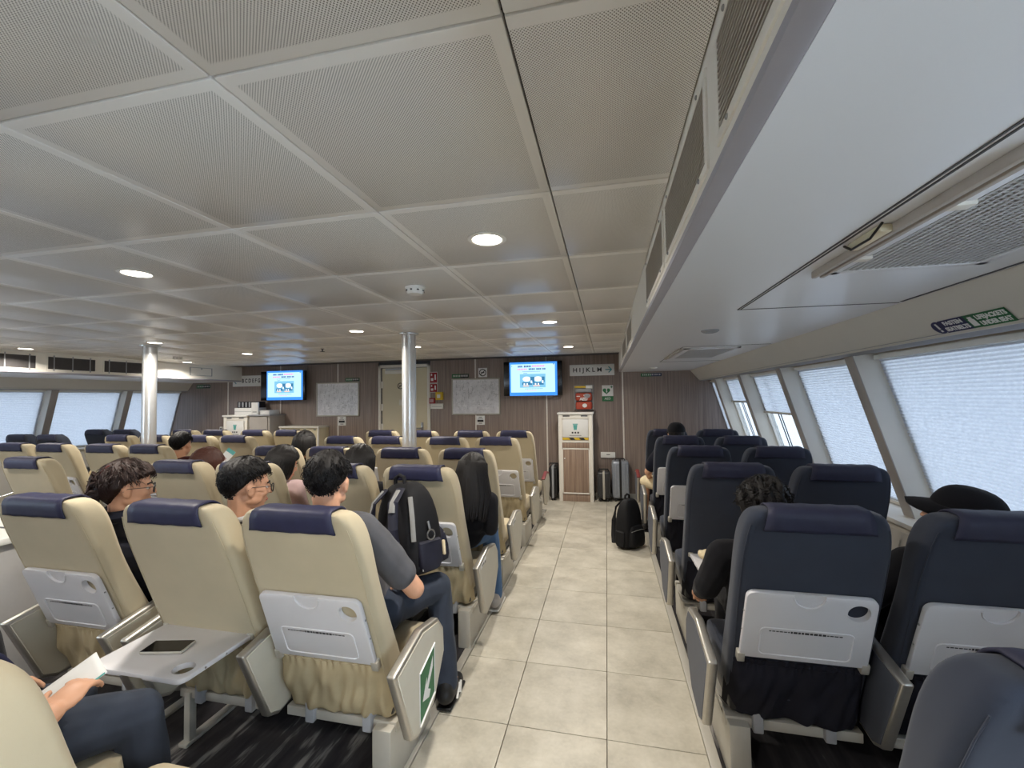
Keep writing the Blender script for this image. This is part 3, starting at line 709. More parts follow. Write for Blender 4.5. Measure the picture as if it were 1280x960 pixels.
tv((630.5, 452, 703, 494.5), (637, 452.5, 696.5, 494.5), 'wall television with a blue notice screen beside the HIJKLM sign')
tv((328.5, 464, 383.5, 500.5), (333.5, 463.5, 378.5, 500), 'wall television with a blue notice screen beside the BCDEFG sign')

# framed plans
for px_, lab in (((565, 473, 625.5, 518.5), 'framed deck plan under a glossy cover between door and right television'), ((396, 478, 449.5, 520.5), 'framed deck plan between the left television and the door')):
    t, W, H = plate('framed_plan', lab, 'framed plan', px_, M['plan'], 0.012, YB - 0.006, 0, 'framed deck plans')
    mb = MB(); f = 0.022
    for a, b, c, d in ((-W / 2, W / 2, -H / 2, -H / 2 + f), (-W / 2, W / 2, H / 2 - f, H / 2), (-W / 2, -W / 2 + f, -H / 2, H / 2), (W / 2 - f, W / 2, -H / 2, H / 2)): mb.mm(a, b, -0.022, 0.0, c, d, 0.004)
    obj('frame', mb, M['alu_paint'], t)
    rng = random.Random(int(W * 1000)); rects = []
    for k in range(150):
        x, z = rng.uniform(-0.42, 0.42) * W, rng.uniform(-0.38, 0.40) * H
        if rng.random() < 0.5: rects.append((x, x + rng.uniform(0.01, 0.05), z, z + 0.004))
        else: rects.append((x, x + 0.004, z, z + rng.uniform(0.01, 0.07)))
    fl(t, 'plan_lines', M['grey_plastic'], rects, -0.0125)
for px_, lab in (((595.5, 519.5, 606, 531), 'small cream notice under the framed plan right of the door'), ((422.5, 520.5, 432.5, 532), 'small cream notice under the framed plan left of the door')):
    t, W, H = plate('notice', lab, 'notice', px_, M['paper'], 0.006, group='small notices under the plans')
    fl(t, 'notice_print', M['print'], [(-W * 0.36, W * 0.36, -H * 0.18, H * 0.05), (-W * 0.2, W * 0.2, H * 0.30, H * 0.36), (-W * 0.3, W * 0.3, H * 0.15, H * 0.19), (-W * 0.2, W * 0.2, -H * 0.36, -H * 0.30)], -0.0062)
# green and dark strips above plans and on the side
for px_, lab in (((565, 467.5, 586, 472.5), 'green and black strip sign above the right framed plan'), ((432, 472.5, 449.5, 476.5), 'green and black strip sign above the left framed plan'), ((801, 466.5, 827, 470.5), 'green and navy strip sign right of the HIJKLM sign'), ((246, 481, 263, 485.5), 'green and black strip sign beside the left windows')):
    t, W, H = plate('strip_sign', lab, 'sign', px_, M['green'], 0.006, group='green strip signs')
    fl(t, 'dark_half', M['sign_navy'] if 'navy' in lab else M['print'], [(0.0, W * 0.49, -H * 0.45, H * 0.45)], -0.0062)
    fl(t, 'strip_text', M['paper'], [(W * (-0.42 + 0.09 * k), W * (-0.38 + 0.09 * k), -H * 0.2, H * 0.25) for k in range(10)], -0.0066)
# no smoking sign
t, W, H = plate('no_smoking_sign', 'square no smoking sign above the right framed plan', 'sign', (598, 460, 609, 471.5), M['paper'], 0.006); ring_sign(t, 0, 0, W * 0.36, -0.007)
# red fire signs
for px_, lab in (((537.5, 465, 547, 479), 'upper red fire sign beside the door'), ((537.5, 479.5, 547, 490.5), 'lower red fire alarm sign beside the door')):
    t, W, H = plate('fire_sign', lab, 'sign', px_, M['red'], 0.006, group='red fire signs')
    fl(t, 'pictogram', M['paper'], [(W * 0.12, W * 0.30, -H * 0.2, H * 0.28), (-W * 0.35, -W * 0.05, -H * 0.3, -H * 0.05), (-W * 0.35, -W * 0.2, H * 0.15, H * 0.35), (-W * 0.5, W * 0.5, H * 0.46, H * 0.5), (-W * 0.5, W * 0.5, -H * 0.5, -H * 0.46), (W * 0.46, W * 0.5, -H * 0.5, H * 0.5)], -0.0064)
t, W, H = plate('call_box', 'yellow call box with a pale button beside the fire signs', 'call box', (545.5, 490, 554.5, 500), M['yellow'], 0.05, r=0.008)
mb = MB(); mb.mm(-W * 0.25, W * 0.2, -0.058, -0.05, -H * 0.25, H * 0.2, 0.004); obj('button', mb, M['paper'], t)
t, W, H = plate('alarm_point', 'small red alarm point below the fire signs', 'alarm', (537.5, 497.5, 544.5, 504.5), M['red'], 0.04, r=0.006)
mb = MB(); mb.mm(-W * 0.35, W * 0.3, -0.045, -0.04, -H * 0.3, H * 0.3, 0.003); obj('push_plate', mb, M['pink_cloth'], t)
t, W, H = plate('switch_box', 'white rectangular box on the wall beside the door', 'switch', (539, 504.5, 554.5, 511), M['white'], 0.03, r=0.004)
fl(t, 'slot', M['grey_plastic'], [(-W * 0.4, W * 0.4, -H * 0.12, -H * 0.05)], -0.0305)
t, W, H = plate('socket_box', 'white socket box low on the wall above the suitcases', 'socket', (751, 565, 769, 572), M['white'], 0.03, r=0.004)
fl(t, 'slot', M['print'], [(-W * 0.1, W * 0.14, H * 0.02, H * 0.14)], -0.0305)
t, W, H = plate('wall_socket', 'small white wall socket left of the left waste cabinet', 'socket', (275.5, 533.5, 279, 538), M['white'], 0.02, r=0.003)
fl(t, 'socket_face', M['print'], [(-W * 0.25, W * 0.25, -H * 0.25, H * 0.2)], -0.0205)
# camera and brown poster at the left end
t, W, H = plate('notice_poster', 'small tan poster near the left corner under the ceiling', 'poster', (212, 482, 219, 489), M['arm_beige'], 0.006)
fl(t, 'poster_print', M['brown_cloth'], [(-W * 0.3, W * 0.3, H * 0.1, H * 0.35), (-W * 0.15, W * 0.15, -H * 0.3, H * 0.05)], -0.0062)
p = ony(228, 482, YB - 0.1); t = thing('security_camera', 'small black camera in the left corner under the ceiling', 'camera', (p.x, p.y, p.z))
mb = MB(); mb.ell((0, 0, 0), (0.05, 0.05, 0.05)); mb.mm(-0.02, 0.02, -0.02, 0.1, 0.0, 0.05, 0.005); obj('camera_body', mb, M['dark'], t)
# access hatch on the left soffit end, drawn as a framed lid
x0 = XL0 + 0.026; a, b = onx(237, 467, x0), onx(265, 467, x0)
t = thing('access_hatch', 'small square hatch with a knob on the left soffit', 'hatch', (x0, (a.y + b.y) / 2, 2.115))
mb = MB(); L = abs(b.y - a.y) / 2
for c in ((-L, L, -0.07, -0.062), (-L, L, 0.062, 0.07), (-L, -L + 0.015, -0.07, 0.07), (L - 0.015, L, -0.07, 0.07)): mb.mm(0.001, 0.006, c[0], c[1], c[2], c[3])
obj('hatch_frame', mb, M['grey_plastic'], t)
mb = MB(); mb.mm(0.0005, 0.004, -L, L, -0.065, 0.065); obj('hatch_lid', mb, M['offwhite'], t)
mb = MB(); mb.ell((0.01, 0, 0.05), (0.01, 0.02, 0.01)); obj('knob', mb, M['grey_plastic'], t)

# AED in its clear wall holder
x0, x1, z0, z1 = wrect(717.5, 481, 742, 512.5, YB - 0.1); cx = (x0 + x1) / 2
t = thing('aed_holder', 'clear wall holder with a red AED bag above the waste cabinet', 'defibrillator', (cx, YB - 0.006, z0))
W, H = x1 - x0, z1 - z0
mb = MB(); mb.mm(-W / 2, W / 2, -0.012, 0, 0, H, 0.004); obj('back_plate', mb, M['grey_plastic'], t)
for s in (-1, 1):
    mb = MB(); mb.tube([(s * W * 0.47, -0.02, 0.01), (s * W * 0.47, -0.16, 0.01), (s * W * 0.47, -0.16, H - 0.02), (s * W * 0.47, -0.02, H - 0.02)], 0.008, 8); obj('side_rail', mb, M['alu_paint'], t)
mb = MB(); mb.mm(-W * 0.42, W * 0.42, -0.15, -0.02, H * 0.36, H * 0.68, 0.03, seg=3); ba = obj('aed_bag', mb, M['aed_red'], t)
mb = MB(); mb.mm(-W * 0.42, W * 0.42, -0.155, -0.02, 0.01, H * 0.33, 0.03, seg=3); obj('bag_flap', mb, M['aed_red'], ba)
words(ba, 'AED', H * 0.16, M['paper'], 0, H * 0.43, -0.152, 0.003)
fl(ba, 'bag_mark', M['paper'], [(-W * 0.36, -W * 0.18, H * 0.53, H * 0.56), (0.0, W * 0.34, H * 0.56, H * 0.60)], -0.1525)
mb = MB(); mb.ell((W * 0.05, -0.156, H * 0.18), (W * 0.12, 0.004, H * 0.08), n=12); obj('bag_emblem', mb, M['paper'], ba)
mb = MB(); mb.ell((W * 0.18, -0.152, H * 0.56), (W * 0.16, 0.004, H * 0.09), n=12); obj('bag_badge', mb, M['grey_plastic'], ba)
mb = MB(); mb.mm(-W * 0.42, W * 0.42, -0.14, -0.02, H * 0.70, H * 0.86, 0.01); obj('device_case', mb, M['grey_plastic'], t)
mb = MB(); mb.mm(-W * 0.45, W * 0.12, -0.16, -0.012, H * 0.88, H * 0.95, 0.004); obj('yellow_label', mb, M['yellow'], t)
mb = MB(); mb.mm(W * 0.12, W * 0.45, -0.165, -0.012, H * 0.85, H * 0.97, 0.004); obj('white_label', mb, M['paper'], t)
t, W, H = plate('aed_sign', 'green and white heart sign for the AED on the wall', 'sign', (752.5, 481.5, 766.5, 501.5), M['paper'], 0.006)
fl(t, 'green_band', M['green'], [(-W / 2, W / 2, -H / 2, -H * 0.18)], -0.0062)
mb = MB(); hp = [(0.16 * math.sin(a) ** 3, (13 * math.cos(a) - 5 * math.cos(2 * a) - 2 * math.cos(3 * a) - math.cos(4 * a)) / 100) for a in [2 * math.pi * k / 32 for k in range(32)]]
mb.prism([(-W * 0.10 + x * W * 2.1, H * 0.14 + z * H * 1.35) for x, z in hp], 'y', -0.0075, -0.006); obj('heart', mb, M['green'], t)
mb = MB(); mb.prism([(-W * 0.09, H * 0.27), (-W * 0.02, H * 0.27), (-W * 0.06, H * 0.13), (0.0, H * 0.13), (-W * 0.13, -H * 0.05), (-W * 0.09, H * 0.09), (-W * 0.14, H * 0.09)], 'y', -0.0085, -0.007); obj('bolt', mb, M['paper'], t)
fl(t, 'cross', M['green'], [(W * 0.26, W * 0.46, H * 0.36, H * 0.41), (W * 0.33, W * 0.39, H * 0.31, H * 0.46)], -0.0064)
words(t, 'AED', H * 0.2, M['paper'], 0, -H * 0.34, -0.0066)

# waste cabinets
def waste_cabinet(x0, x1, yf, ztop, lab, stripes=True):
    W = x1 - x0; D = YB - 0.008 - yf; t = thing('waste_cabinet', lab, 'waste cabinet', ((x0 + x1) / 2, yf, 0), 0, 'waste cabinets')
    fr = 0.055
    mb = MB(); mb.mm(-W / 2, W / 2, 0.02, D, 0, ztop - 0.03, 0.003); obj('body', mb, M['offwhite'], t)
    mb = MB()
    for a, b, c, d in ((-W / 2, -W / 2 + fr, 0, ztop - 0.03), (W / 2 - fr, W / 2, 0, ztop - 0.03)): mb.mm(a, b, -0.005, 0.03, c, d, 0.004)
    obj('side_frame', mb, M['offwhite'], t)
    mb = MB(); mb.mm(-W / 2 - 0.015, W / 2 + 0.015, -0.025, D, ztop - 0.03, ztop, 0.006); obj('top', mb, M['white'], t)
    zf = ztop - 0.44
    mb = MB(); mb.mm(-W / 2 + fr, W / 2 - fr, 0.0, 0.03, ztop - 0.1, ztop - 0.03, 0.002); h = obj('upper_rail', mb, M['offwhite'], t)
    mb = MB(); mb.mm(-W / 2 + fr + 0.02, -W / 2 + fr + 0.12, -0.004, 0.0, ztop - 0.062, ztop - 0.045); mb.mm(W / 2 - fr - 0.12, W / 2 - fr - 0.02, -0.004, 0.0, ztop - 0.062, ztop - 0.045); obj('slot', mb, M['dark_line'], h)
    mb = MB(); mb.mm(-W / 2 + fr + 0.012, W / 2 - fr - 0.012, -0.012, 0.02, zf + 0.06, ztop - 0.105, 0.004); fp = obj('flap', mb, M['paper'], t)
    cz = (zf + ztop) / 2
    mb = MB(); mb.prism([(-0.032, cz + 0.03), (0.032, cz + 0.03), (0.022, cz - 0.045), (-0.022, cz - 0.045)], 'y', -0.0135, -0.012); obj('cup_print', mb, M['teal'], fp)
    fl(fp, 'cup_lid_print', M['teal'], [(-0.038, 0.038, cz + 0.034, cz + 0.048)], -0.0122)
    fl(fp, 'flap_text', M['print'], [(-0.055, -0.03, cz - 0.10, cz - 0.075), (-0.012, 0.012, cz - 0.10, cz - 0.075), (0.03, 0.055, cz - 0.10, cz - 0.075), (-0.09, 0.09, cz - 0.132, cz - 0.126)], -0.0125)
    if stripes:
        mb = MB(); mb.mm(-W / 2 + fr + 0.008, W / 2 - fr - 0.008, -0.008, 0.02, zf + 0.02, zf + 0.055, 0.002); ys_ = obj('warning_strip', mb, M['yellow'], t)
        mb = MB()
        for a in (-0.10, 0.05): mb.prism([(a, zf + 0.054), (a + 0.07, zf + 0.054), (a + 0.10, zf + 0.022), (a + 0.03, zf + 0.022)], 'y', -0.0095, -0.008)
        obj('black_stripe', mb, M['print'], ys_)
    mb = MB(); mb.mm(-W / 2 + fr, W / 2 - fr, 0.002, 0.03, zf - 0.02, zf + 0.018, 0.002); obj('lower_rail', mb, M['offwhite'], t)
    mb = MB(); mb.mm(-W / 2 + fr, W / 2 - fr, 0.002, 0.03, zf - 0.10, zf - 0.024, 0.002); obj('upper_wood', mb, M['wood_light'], t)
    mb = MB(); mb.mm(-W / 2 + fr + 0.012, W / 2 - fr - 0.012, -0.008, 0.025, 0.135, zf - 0.125, 0.003); d = obj('cabinet_door', mb, M['wood_light'], t)
    mb = MB()
    for a, b, c, e in ((-W / 2 + fr, W / 2 - fr, zf - 0.125, zf - 0.105), (-W / 2 + fr, W / 2 - fr, 0.115, 0.135), (-W / 2 + fr, -W / 2 + fr + 0.012, 0.115, zf - 0.105), (W / 2 - fr - 0.012, W / 2 - fr, 0.115, zf - 0.105)): mb.mm(a, b, -0.012, 0.025, c, e, 0.002)
    obj('door_trim', mb, M['offwhite'], t)
    mb = MB(); mb.ell((-W / 2 + fr + 0.035, -0.012, zf - 0.26), (0.010, 0.006, 0.010), n=10); obj('door_lock', mb, M['white'], d)
    mb = MB(); mb.mm(-W / 2 + fr, W / 2 - fr, 0.002, 0.03, 0.0, 0.114, 0.002); obj('kick_board', mb, M['wood_light'], t)
    return t
yc = 6.60
waste_cabinet(ony(698.5, 570, yc).x, ony(741.5, 570, yc).x, yc, ony(720, 515.5, yc).z, 'tall pale waste cabinet with wood door and yellow black stripe at the aisle end')
yc2 = 6.55
x0, x1 = ony(279.5, 540, yc2).x, ony(309, 540, yc2).x
waste_cabinet(x0, x1, yc2, ony(294, 519, yc2).z, 'white waste cabinet with a cup sign below the BCDEFG sign', False)
# grey counter with machine
a, b = ony(309.5, 540, yc2).x + 0.02, ony(336, 540, yc2).x; zt = ony(322, 518.5, yc2).z
t = thing('counter', 'grey laminate counter beside the left waste cabinet', 'counter', ((a + b) / 2, yc2, 0)); W = b - a
mb = MB(); mb.mm(-W / 2, W / 2, 0.02, YB - 0.01 - yc2, 0, zt - 0.025, 0.003); obj('body', mb, M['grey_laminate'], t)
mb = MB(); mb.mm(-W / 2 + 0.01, W / 2 - 0.04, 0.004, 0.02, 0.06, zt - 0.04, 0.003); obj('front_panel', mb, M['grey_laminate'], t)
mb = MB(); mb.mm(-W / 2, W / 2 + 0.02, -0.01, YB - 0.01 - yc2, zt - 0.025, zt, 0.003); obj('worktop', mb, M['grey_plastic'], t)
zc1 = ony(294, 519, yc2).z
def stack(name, lab, cat, px_, yf, dep, mt, r=0.006, z0=None):
    x0_, x1_, za, zb = wrect(*px_, yf); za = za if z0 is None else z0
    t = thing(name, lab, cat, ((x0_ + x1_) / 2, yf, za)); W_ = x1_ - x0_
    mb = MB(); mb.mm(-W_ / 2, W_ / 2, 0, dep, 0, zb - za, r); obj('case', mb, mt, t); return t, W_, zb - za
t, W, H = stack('carton', 'flat white carton lying on the left waste cabinet', 'box', (293, 510, 317, 518), yc2 + 0.04, 0.3, M['paper'], z0=zc1)
fl(t, 'carton_edge', M['grey_plastic'], [(-W * 0.5, W * 0.5, H * 0.45, H * 0.5)], -0.0005)
ztop_c = zc1 + H
t, W, H = stack('coffee_machine', 'black drinks machine on the white carton below the BCDEFG sign', 'machine', (296.5, 502, 318, 510), yc2 + 0.06, 0.26, M['dark'], 0.01, ztop_c)
mb = MB()
for k in range(4): mb.mm(-W * 0.42 + k * W * 0.2, -W * 0.32 + k * W * 0.2, -0.006, 0.004, H * 0.1, H * 0.9, 0.003)
obj('front_rib', mb, M['grey_plastic'], t)
t, W, H = stack('paper_dispenser', 'white upright dispenser beside the black drinks machine', 'dispenser', (314, 503, 322.5, 518), yc2 + 0.02, 0.03, M['paper'], 0.006, zt)
fl(t, 'slot', M['print'], [(-W * 0.3, W * 0.3, H * 0.2, H * 0.25)], -0.0005)
t, W, H = stack('paper_tray', 'low white tray on the grey counter', 'tray', (321, 513, 336.5, 518), yc2 + 0.06, 0.25, M['paper'], 0.006, zt)
fl(t, 'tray_edge', M['offwhite'], [(-W * 0.48, W * 0.48, H * 0.8, H * 0.9)], -0.0005)
# low cream cabinet before the front wall
x0, x1, z0, z1 = wrect(349.5, 533, 398, 560, YB - 0.3)
t = thing('low_cabinet', 'low cream cabinet against the front wall under the left television', 'cabinet', ((x0 + x1) / 2, YB - 0.3, 0)); W = x1 - x0
mb = MB(); mb.mm(-W / 2, W / 2, 0.02, 0.29, 0, z1 - 0.03, 0.003); obj('body', mb, M['door'], t)
mb = MB(); mb.mm(-W / 2 - 0.01, W / 2 + 0.01, -0.01, 0.29, z1 - 0.03, z1, 0.004); obj('top', mb, M['offwhite'], t)
mb = MB()
for s in (-1, 1): mb.mm(s * W / 2 - s * 0.03, s * W / 2, 0, 0.03, 0, z1 - 0.03, 0.003)
obj('side_frame', mb, M['offwhite'], t)
mb = MB()
for k in range(4): mb.mm(-W * 0.42 + k * W * 0.26, -W * 0.36 + k * W * 0.26, 0.012, 0.022, z1 - 0.07, z1 - 0.05, 0.002)
obj('catch', mb, M['steel'], t)

# white topped cabinet in the central aisle at the left edge of the view
t = thing('aisle_cabinet', 'grey cabinet with a pale worktop in the central aisle at the left edge', 'cabinet', (-3.66, 1.66, 0))
mb = MB(); mb.mm(-0.42, 0.42, 0.02, 0.62, 0, 0.82, 0.004); obj('body', mb, M['cabinet_side'], t)
mb = MB(); mb.mm(-0.45, 0.45, 0.0, 0.65, 0.82, 0.855, 0.006); tp = obj('worktop', mb, M['white'], t)
mb = MB(); mb.mm(-0.2, 0.2, 0.18, 0.2, 0.8555, 0.857); obj('worktop_slot', mb, M['dark_line'], tp)
mb = MB(); mb.mm(-0.38, 0.38, 0.008, 0.022, 0.08, 0.78, 0.003); obj('front_panel', mb, M['cabinet_side'], t)

# header signs on the right wall
pA = Vector((XRW, 0, ZS)); pB = Vector((HR[0], 0, HR[1])); dv = (pB - pA).normalized(); nrm = Vector((dv.z, 0, -dv.x))
def hp_(x, y): return onplane(x, y, pA, nrm)
def header_sign(name, lab, cx, cy, L, H, mt, pics, txt, col, grp='safety signs over the right windows', disc=False):
    c = hp_(cx, cy); t = thing(name, lab, 'sign', c + (nrm * (-1 if nrm.x > 0 else 1)) * 0.001, 0, grp)
    # local frame: u along +Y seen right-to-left, so text runs towards the camera (-Y)
    u = Vector((0, -1, 0)); v = -dv; n = u.cross(v); t.rotation_euler = Matrix((u, v, n)).transposed().to_euler()
    mb = MB()
    if disc: mb.lathe([(H / 2, 0), (H / 2, 0.002), (0, 0.002)], 28)
    else: mb.box((0, 0, 0.001), (L, H, 0.002))
    obj('plate', mb, mt, t)
    for (a, b, c_, d) in pics:
        mb = MB(); mb.mm(a, b, c_, d, 0.002, 0.0028); obj('pictogram', mb, col, t)
    for i, tx in enumerate(txt):
        o = link('lettering', text_mesh('lettering', tx, H * 0.42, col, bold=0.0012), t, (0, H * (0.22 - 0.46 * i), 0.0022)); wdt = max(v_.co.x for v_ in o.data.vertices) - min(v_.co.x for v_ in o.data.vertices); o.scale = (min(1.0, L * 0.92 / max(wdt, 1e-3)), 1, 1)
    return t
HS = 0.062
header_sign('mandatory_sign', 'round navy exclamation sign over the right windows', 1174.5, 409.5, HS, HS, M['sign_navy'], [(-0.005, 0.005, -0.008, 0.022), (-0.005, 0.005, -0.022, -0.013)], [], M['paper'], disc=True)
header_sign('safety_sign', 'navy sign reading FASTEN SEATBELTS over the right windows', 1194.5, 405.5, 0.125, HS, M['sign_navy'], [], ['FASTEN', 'SEATBELTS'], M['paper'])
lj = header_sign('lifejacket_sign', 'square green life jacket symbol sign over the right windows', 1217, 401, 0.058, HS, M['green'], [(-0.013, 0.013, -0.022, 0.010), (-0.009, 0.009, 0.008, 0.022)], [], M['paper'])
header_sign('safety_sign', 'green sign reading LIFEJACKETS UNDER SEAT over the right windows', 1242.5, 396, 0.135, HS, M['green'], [], ['LIFEJACKETS', 'UNDER SEAT'], M['paper'])
# ------------------------------------------------------------------ ferry seats (own frame: y forward, y = 0 at the rear top of the back)
KS = 0.37; ZT = 1.135
def yrear(z): return (ZT - z) * KS
PROF = [(0.28, .0, .13, .246), (0.40, 0, .140, .246), (0.50, 0, .132, .247), (0.62, 0, .120, .248), (0.74, 0, .108, .248), (0.86, 0, .102, .247), (0.94, 0, .106, .246), (1.01, 0, .114, .243), (1.07, .001, .120, .237), (1.115, .003, .120, .228), (1.145, .008, .110, .216), (1.163, .018, .090, .201), (1.172, .034, .058, .182)]
def rrect(w, y0, y1, r, z, flare=0.0, n=5):
    pts = []; r = min(r, (y1 - y0) * 0.48)
    for cx, cy, a0 in ((w - r, y0 + r, -90), (w - r, y1 - r, 0), (-w + r, y1 - r, 90), (-w + r, y0 + r, 180)):
        for k in range(n + 1):
            a = math.radians(a0 + 90 * k / n); x, y = cx + r * math.cos(a), cy + r * math.sin(a)
            x *= 1 + flare * (y - y0) / max(y1 - y0, 1e-3); pts.append(Vector((x, y, z)))
    return pts
def back_contour(off=0.004, zlow=1.098, zfront=1.00):
    """(y,z) line over the top of the back from rear to front"""
    rear = [(yrear(z) + d, z) for z, d, t, w_ in PROF if z > zlow]; rear.insert(0, (yrear(zlow), zlow))
    front = [(yrear(z) + d + t, z) for z, d, t, w_ in PROF if z > zfront][::-1]
    pts = [Vector((0, y, z)) for y, z in rear + front]; out = []
    for i, p in enumerate(pts):
        t = (pts[min(i + 1, len(pts) - 1)] - pts[max(i - 1, 0)]).normalized(); n = Vector((0, -t.z, t.y)); out.append(p + n * off)
    return out
def chair_meshes(st):
    D = {}; fab = M['beige'] if st == 'beige' else M['blue']; cov = M['navy'] if st == 'beige' else M['blue_cover']; pk = M['beige_pocket'] if st == 'beige' else M['black_pocket']
    secs = []
    for z, d, t, w_ in PROF: secs.append(rrect(w_, yrear(z) + d, yrear(z) + d + t, 0.034, z, 0.0))
    mb = MB(); mb.loft(secs); D['backrest'] = modmesh(mb.mesh('backrest', fab), 'backrest', [('SUBSURF', dict(levels=1, render_levels=1))], fab)
    # raised seam lines along the rear edges
    for s in (-1, 1):
        mb = MB(); mb.tube([(s * (w_ - 0.016), yrear(z) + d + 0.004, z) for z, d, t, w_ in PROF[1:-3]], 0.0018, 6)
        D['seam', s] = mb.mesh('seam', fab)
    # headrest cover
    c = back_contour(0.006); W = 0.152
    mb = MB(); n = len(c)
    def fcov(u, v):
        i = v * (n - 1); a = int(min(i, n - 2)); p = c[a].lerp(c[a + 1], i - a); x = (u - 0.5) * 2 * W * (1 + 0.14 * max(0, 1 - 2.2 * v)); return Vector((x, p.y, p.z + 0.0015 * math.sin(u * 23 + v * 9)))
    mb.grid(fcov, 10, 16); D['headrest_cover'] = modmesh(mb.mesh('headrest_cover', cov), 'headrest_cover', [('SOLIDIFY', dict(thickness=0.006, offset=0.0))], cov)
    mb = MB(); p = c[0]; mb.box((0, p.y - 0.003, p.z + 0.012), (W * 2.2, 0.003, 0.004)); D['cover_hem'] = mb.mesh('cover_hem', cov)
    # seat cushion
    mb = MB(); S = []
    for z, a, b, w_ in ((0.33, 0.30, 0.64, 0.235), (0.35, 0.28, 0.67, 0.24), (0.41, 0.27, 0.69, 0.246), (0.455, 0.28, 0.685, 0.242), (0.472, 0.31, 0.65, 0.23)): S.append(rrect(w_, a, b, 0.05, z))
    mb.loft(S); D['seat'] = mb.mesh('seat', fab)
    # pocket: gathered cloth across the lower rear of the back
    mb = MB(); zt_, zb_ = 0.538, 0.245; sd = 3.1 if st == 'beige' else 7.7
    def fp(u, v):
        x = (u - 0.5) * 2; edge = 1 - abs(x) ** 14; z = zt_ + (zb_ - zt_) * v - 0.012 * math.sin(v * math.pi) * (1 - x * x)
        bul = 0.030 * math.sin(min(1, v * 1.15) * math.pi * 0.62) + 0.012
        g = 0.007 * math.sin(x * 46 + 1.5 * math.sin(x * 9)) * max(0, 1 - v * 5.5)
        f = noise.noise(Vector((x * 3.2 + 0.9 * v, v * 1.6 - x * 1.3, sd))) * 0.034 + noise.noise(Vector((x * 7 + v * 2, v * 2.2 + x * 2.0, sd + 4))) * 0.018
        y = yrear(z) - (bul + g + f * min(1, v * 2.2)) * edge + (1 - edge) * 0.05
        if v > 0.93: y += (v - 0.93) * 0.9
        return Vector((x * (0.245 + 0.002 * v), y, z + 0.004 * math.sin(x * 46) * max(0, 1 - v * 8)))
    mb.grid(fp, 96, 30); D['pocket'] = mb.mesh('pocket', pk, 80)
    mb = MB(); mb.tube([fp(u / 60, 0.06) + Vector((0, -0.001, 0)) for u in range(2, 59)], 0.003, 6); D['pocket_hem'] = mb.mesh('pocket_hem', pk)
    # underside pan
    mb = MB(); mb.mm(-0.235, 0.235, 0.30, 0.70, 0.27, 0.335, 0.01); D['seat_pan'] = mb.mesh('seat_pan', M['dark'])
    # tray (own frame: x across, y up from the hinge, z out of the seat back)
    TW, TH, TT = 0.435, 0.315, 0.020
    mb = MB(); pts = []
    for cx, cy, a0, r in ((TW / 2 - .03, .008, -90, .008), (TW / 2 - .035, TH - .03, 0, .03), (-TW / 2 + .035, TH - .03, 90, .03), (-TW / 2 + .03, .008, 180, .008)):
        for k in range(6):
            a = math.radians(a0 + 18 * k); pts.append((cx + r * math.cos(a) + (0.022 if cx > 0 else -0.022) * (1 if cy < .05 else 0), cy + r * math.sin(a)))
    mb.prism(pts, 'z', 0, TT, 0.004, 2); base = mb.mesh('tray', M['tray'])
    cut = MB(); cut.lathe([(0.036, -0.05), (0.036, 0.05)], 28, Matrix.Translation((TW / 2 - 0.062, TH - 0.062, TT / 2)))
    cut.lathe([(0.052, 0.0), (0.05, 0.02), (0.052, 0.04)], 28, Matrix.Translation((-0.005, TH - 0.004, TT - 0.007)))
    co = link('cutter', cut.mesh('cutter', M['tray']))
    D['tray_table'] = modmesh(base, 'tray_table', [('BOOLEAN', dict(object=co, operation='DIFFERENCE', solver='EXACT'))], M['tray']); bpy.data.objects.remove(co)
    D['tray_table'].set_sharp_from_angle(angle=math.radians(35))
    mb = MB(); rp = []
    for cx, cy, a0 in ((0.135, 0.045, -90), (0.135, 0.135, 0), (-0.135, 0.135, 90), (-0.135, 0.045, 180)):
        for k in range(6): a = math.radians(a0 + 18 * k); rp.append((cx + 0.02 * math.cos(a), cy + 0.02 * math.sin(a), TT + 0.0005))
    mb.tube(rp, 0.0032, 6, closed=True); D['tray_ridge'] = mb.mesh('tray_ridge', M['tray'])
    mb = MB(); mb.tube([(-0.005 + 0.052 * math.cos(a), TH - 0.004 + 0.052 * math.sin(a), TT) for a in [math.pi + 0.12 + k * (math.pi - 0.24) / 20 for k in range(21)]], 0.0028, 6); D['notch_rim'] = mb.mesh('notch_rim', M['tray'])
    mb = MB(); rg = random.Random(3); k = -0.125
    while k < 0.12:
        big = -0.055 < k < 0.055; L = rg.uniform(0.006, 0.014); mb.mm(k, k + L, 0.1365 if big else 0.1385, 0.1455 if big else 0.143, TT, TT + 0.0006); k += L + 0.003
    D['tray_print'] = mb.mesh('tray_print', M['print'])
    mb = MB(); mb.mm(-0.014, 0.014, -0.028, 0.016, -0.006, 0.022, 0.004)
    D['tray_bracket'] = mb.mesh('tray_bracket', M['alu_paint'])
    mb = MB()
    for y in (0.13, 0.22):
        for s in (-1, 1): mb.ell((s * (TW / 2 - 0.003), y, TT / 2), (0.004, 0.004, 0.004), n=8)
    D['tray_screw'] = mb.mesh('tray_screw', M['steel'])
    # armrest
    out = [(0.065, 0.585), (0.30, 0.635), (0.47, 0.60), (0.53, 0.53), (0.54, 0.42), (0.42, 0.262), (0.26, 0.235), (0.20, 0.262)]
    ctr = Vector((0.31, 0.43))
    inn = [tuple(ctr + (Vector(p) - ctr) * 0.93) for p in out]
    mb = MB(); mb.prism(out, 'x', -0.0185, 0.0185, 0.010, 3); D['armrest'] = mb.mesh('armrest', M['alu'], 35)
    mb = MB(); mb.prism(inn, 'x', -0.0205, 0.0205, 0.003, 1); D['arm_panel'] = mb.mesh('arm_panel', M['arm_beige'] if st == 'beige' else M['arm_grey'])
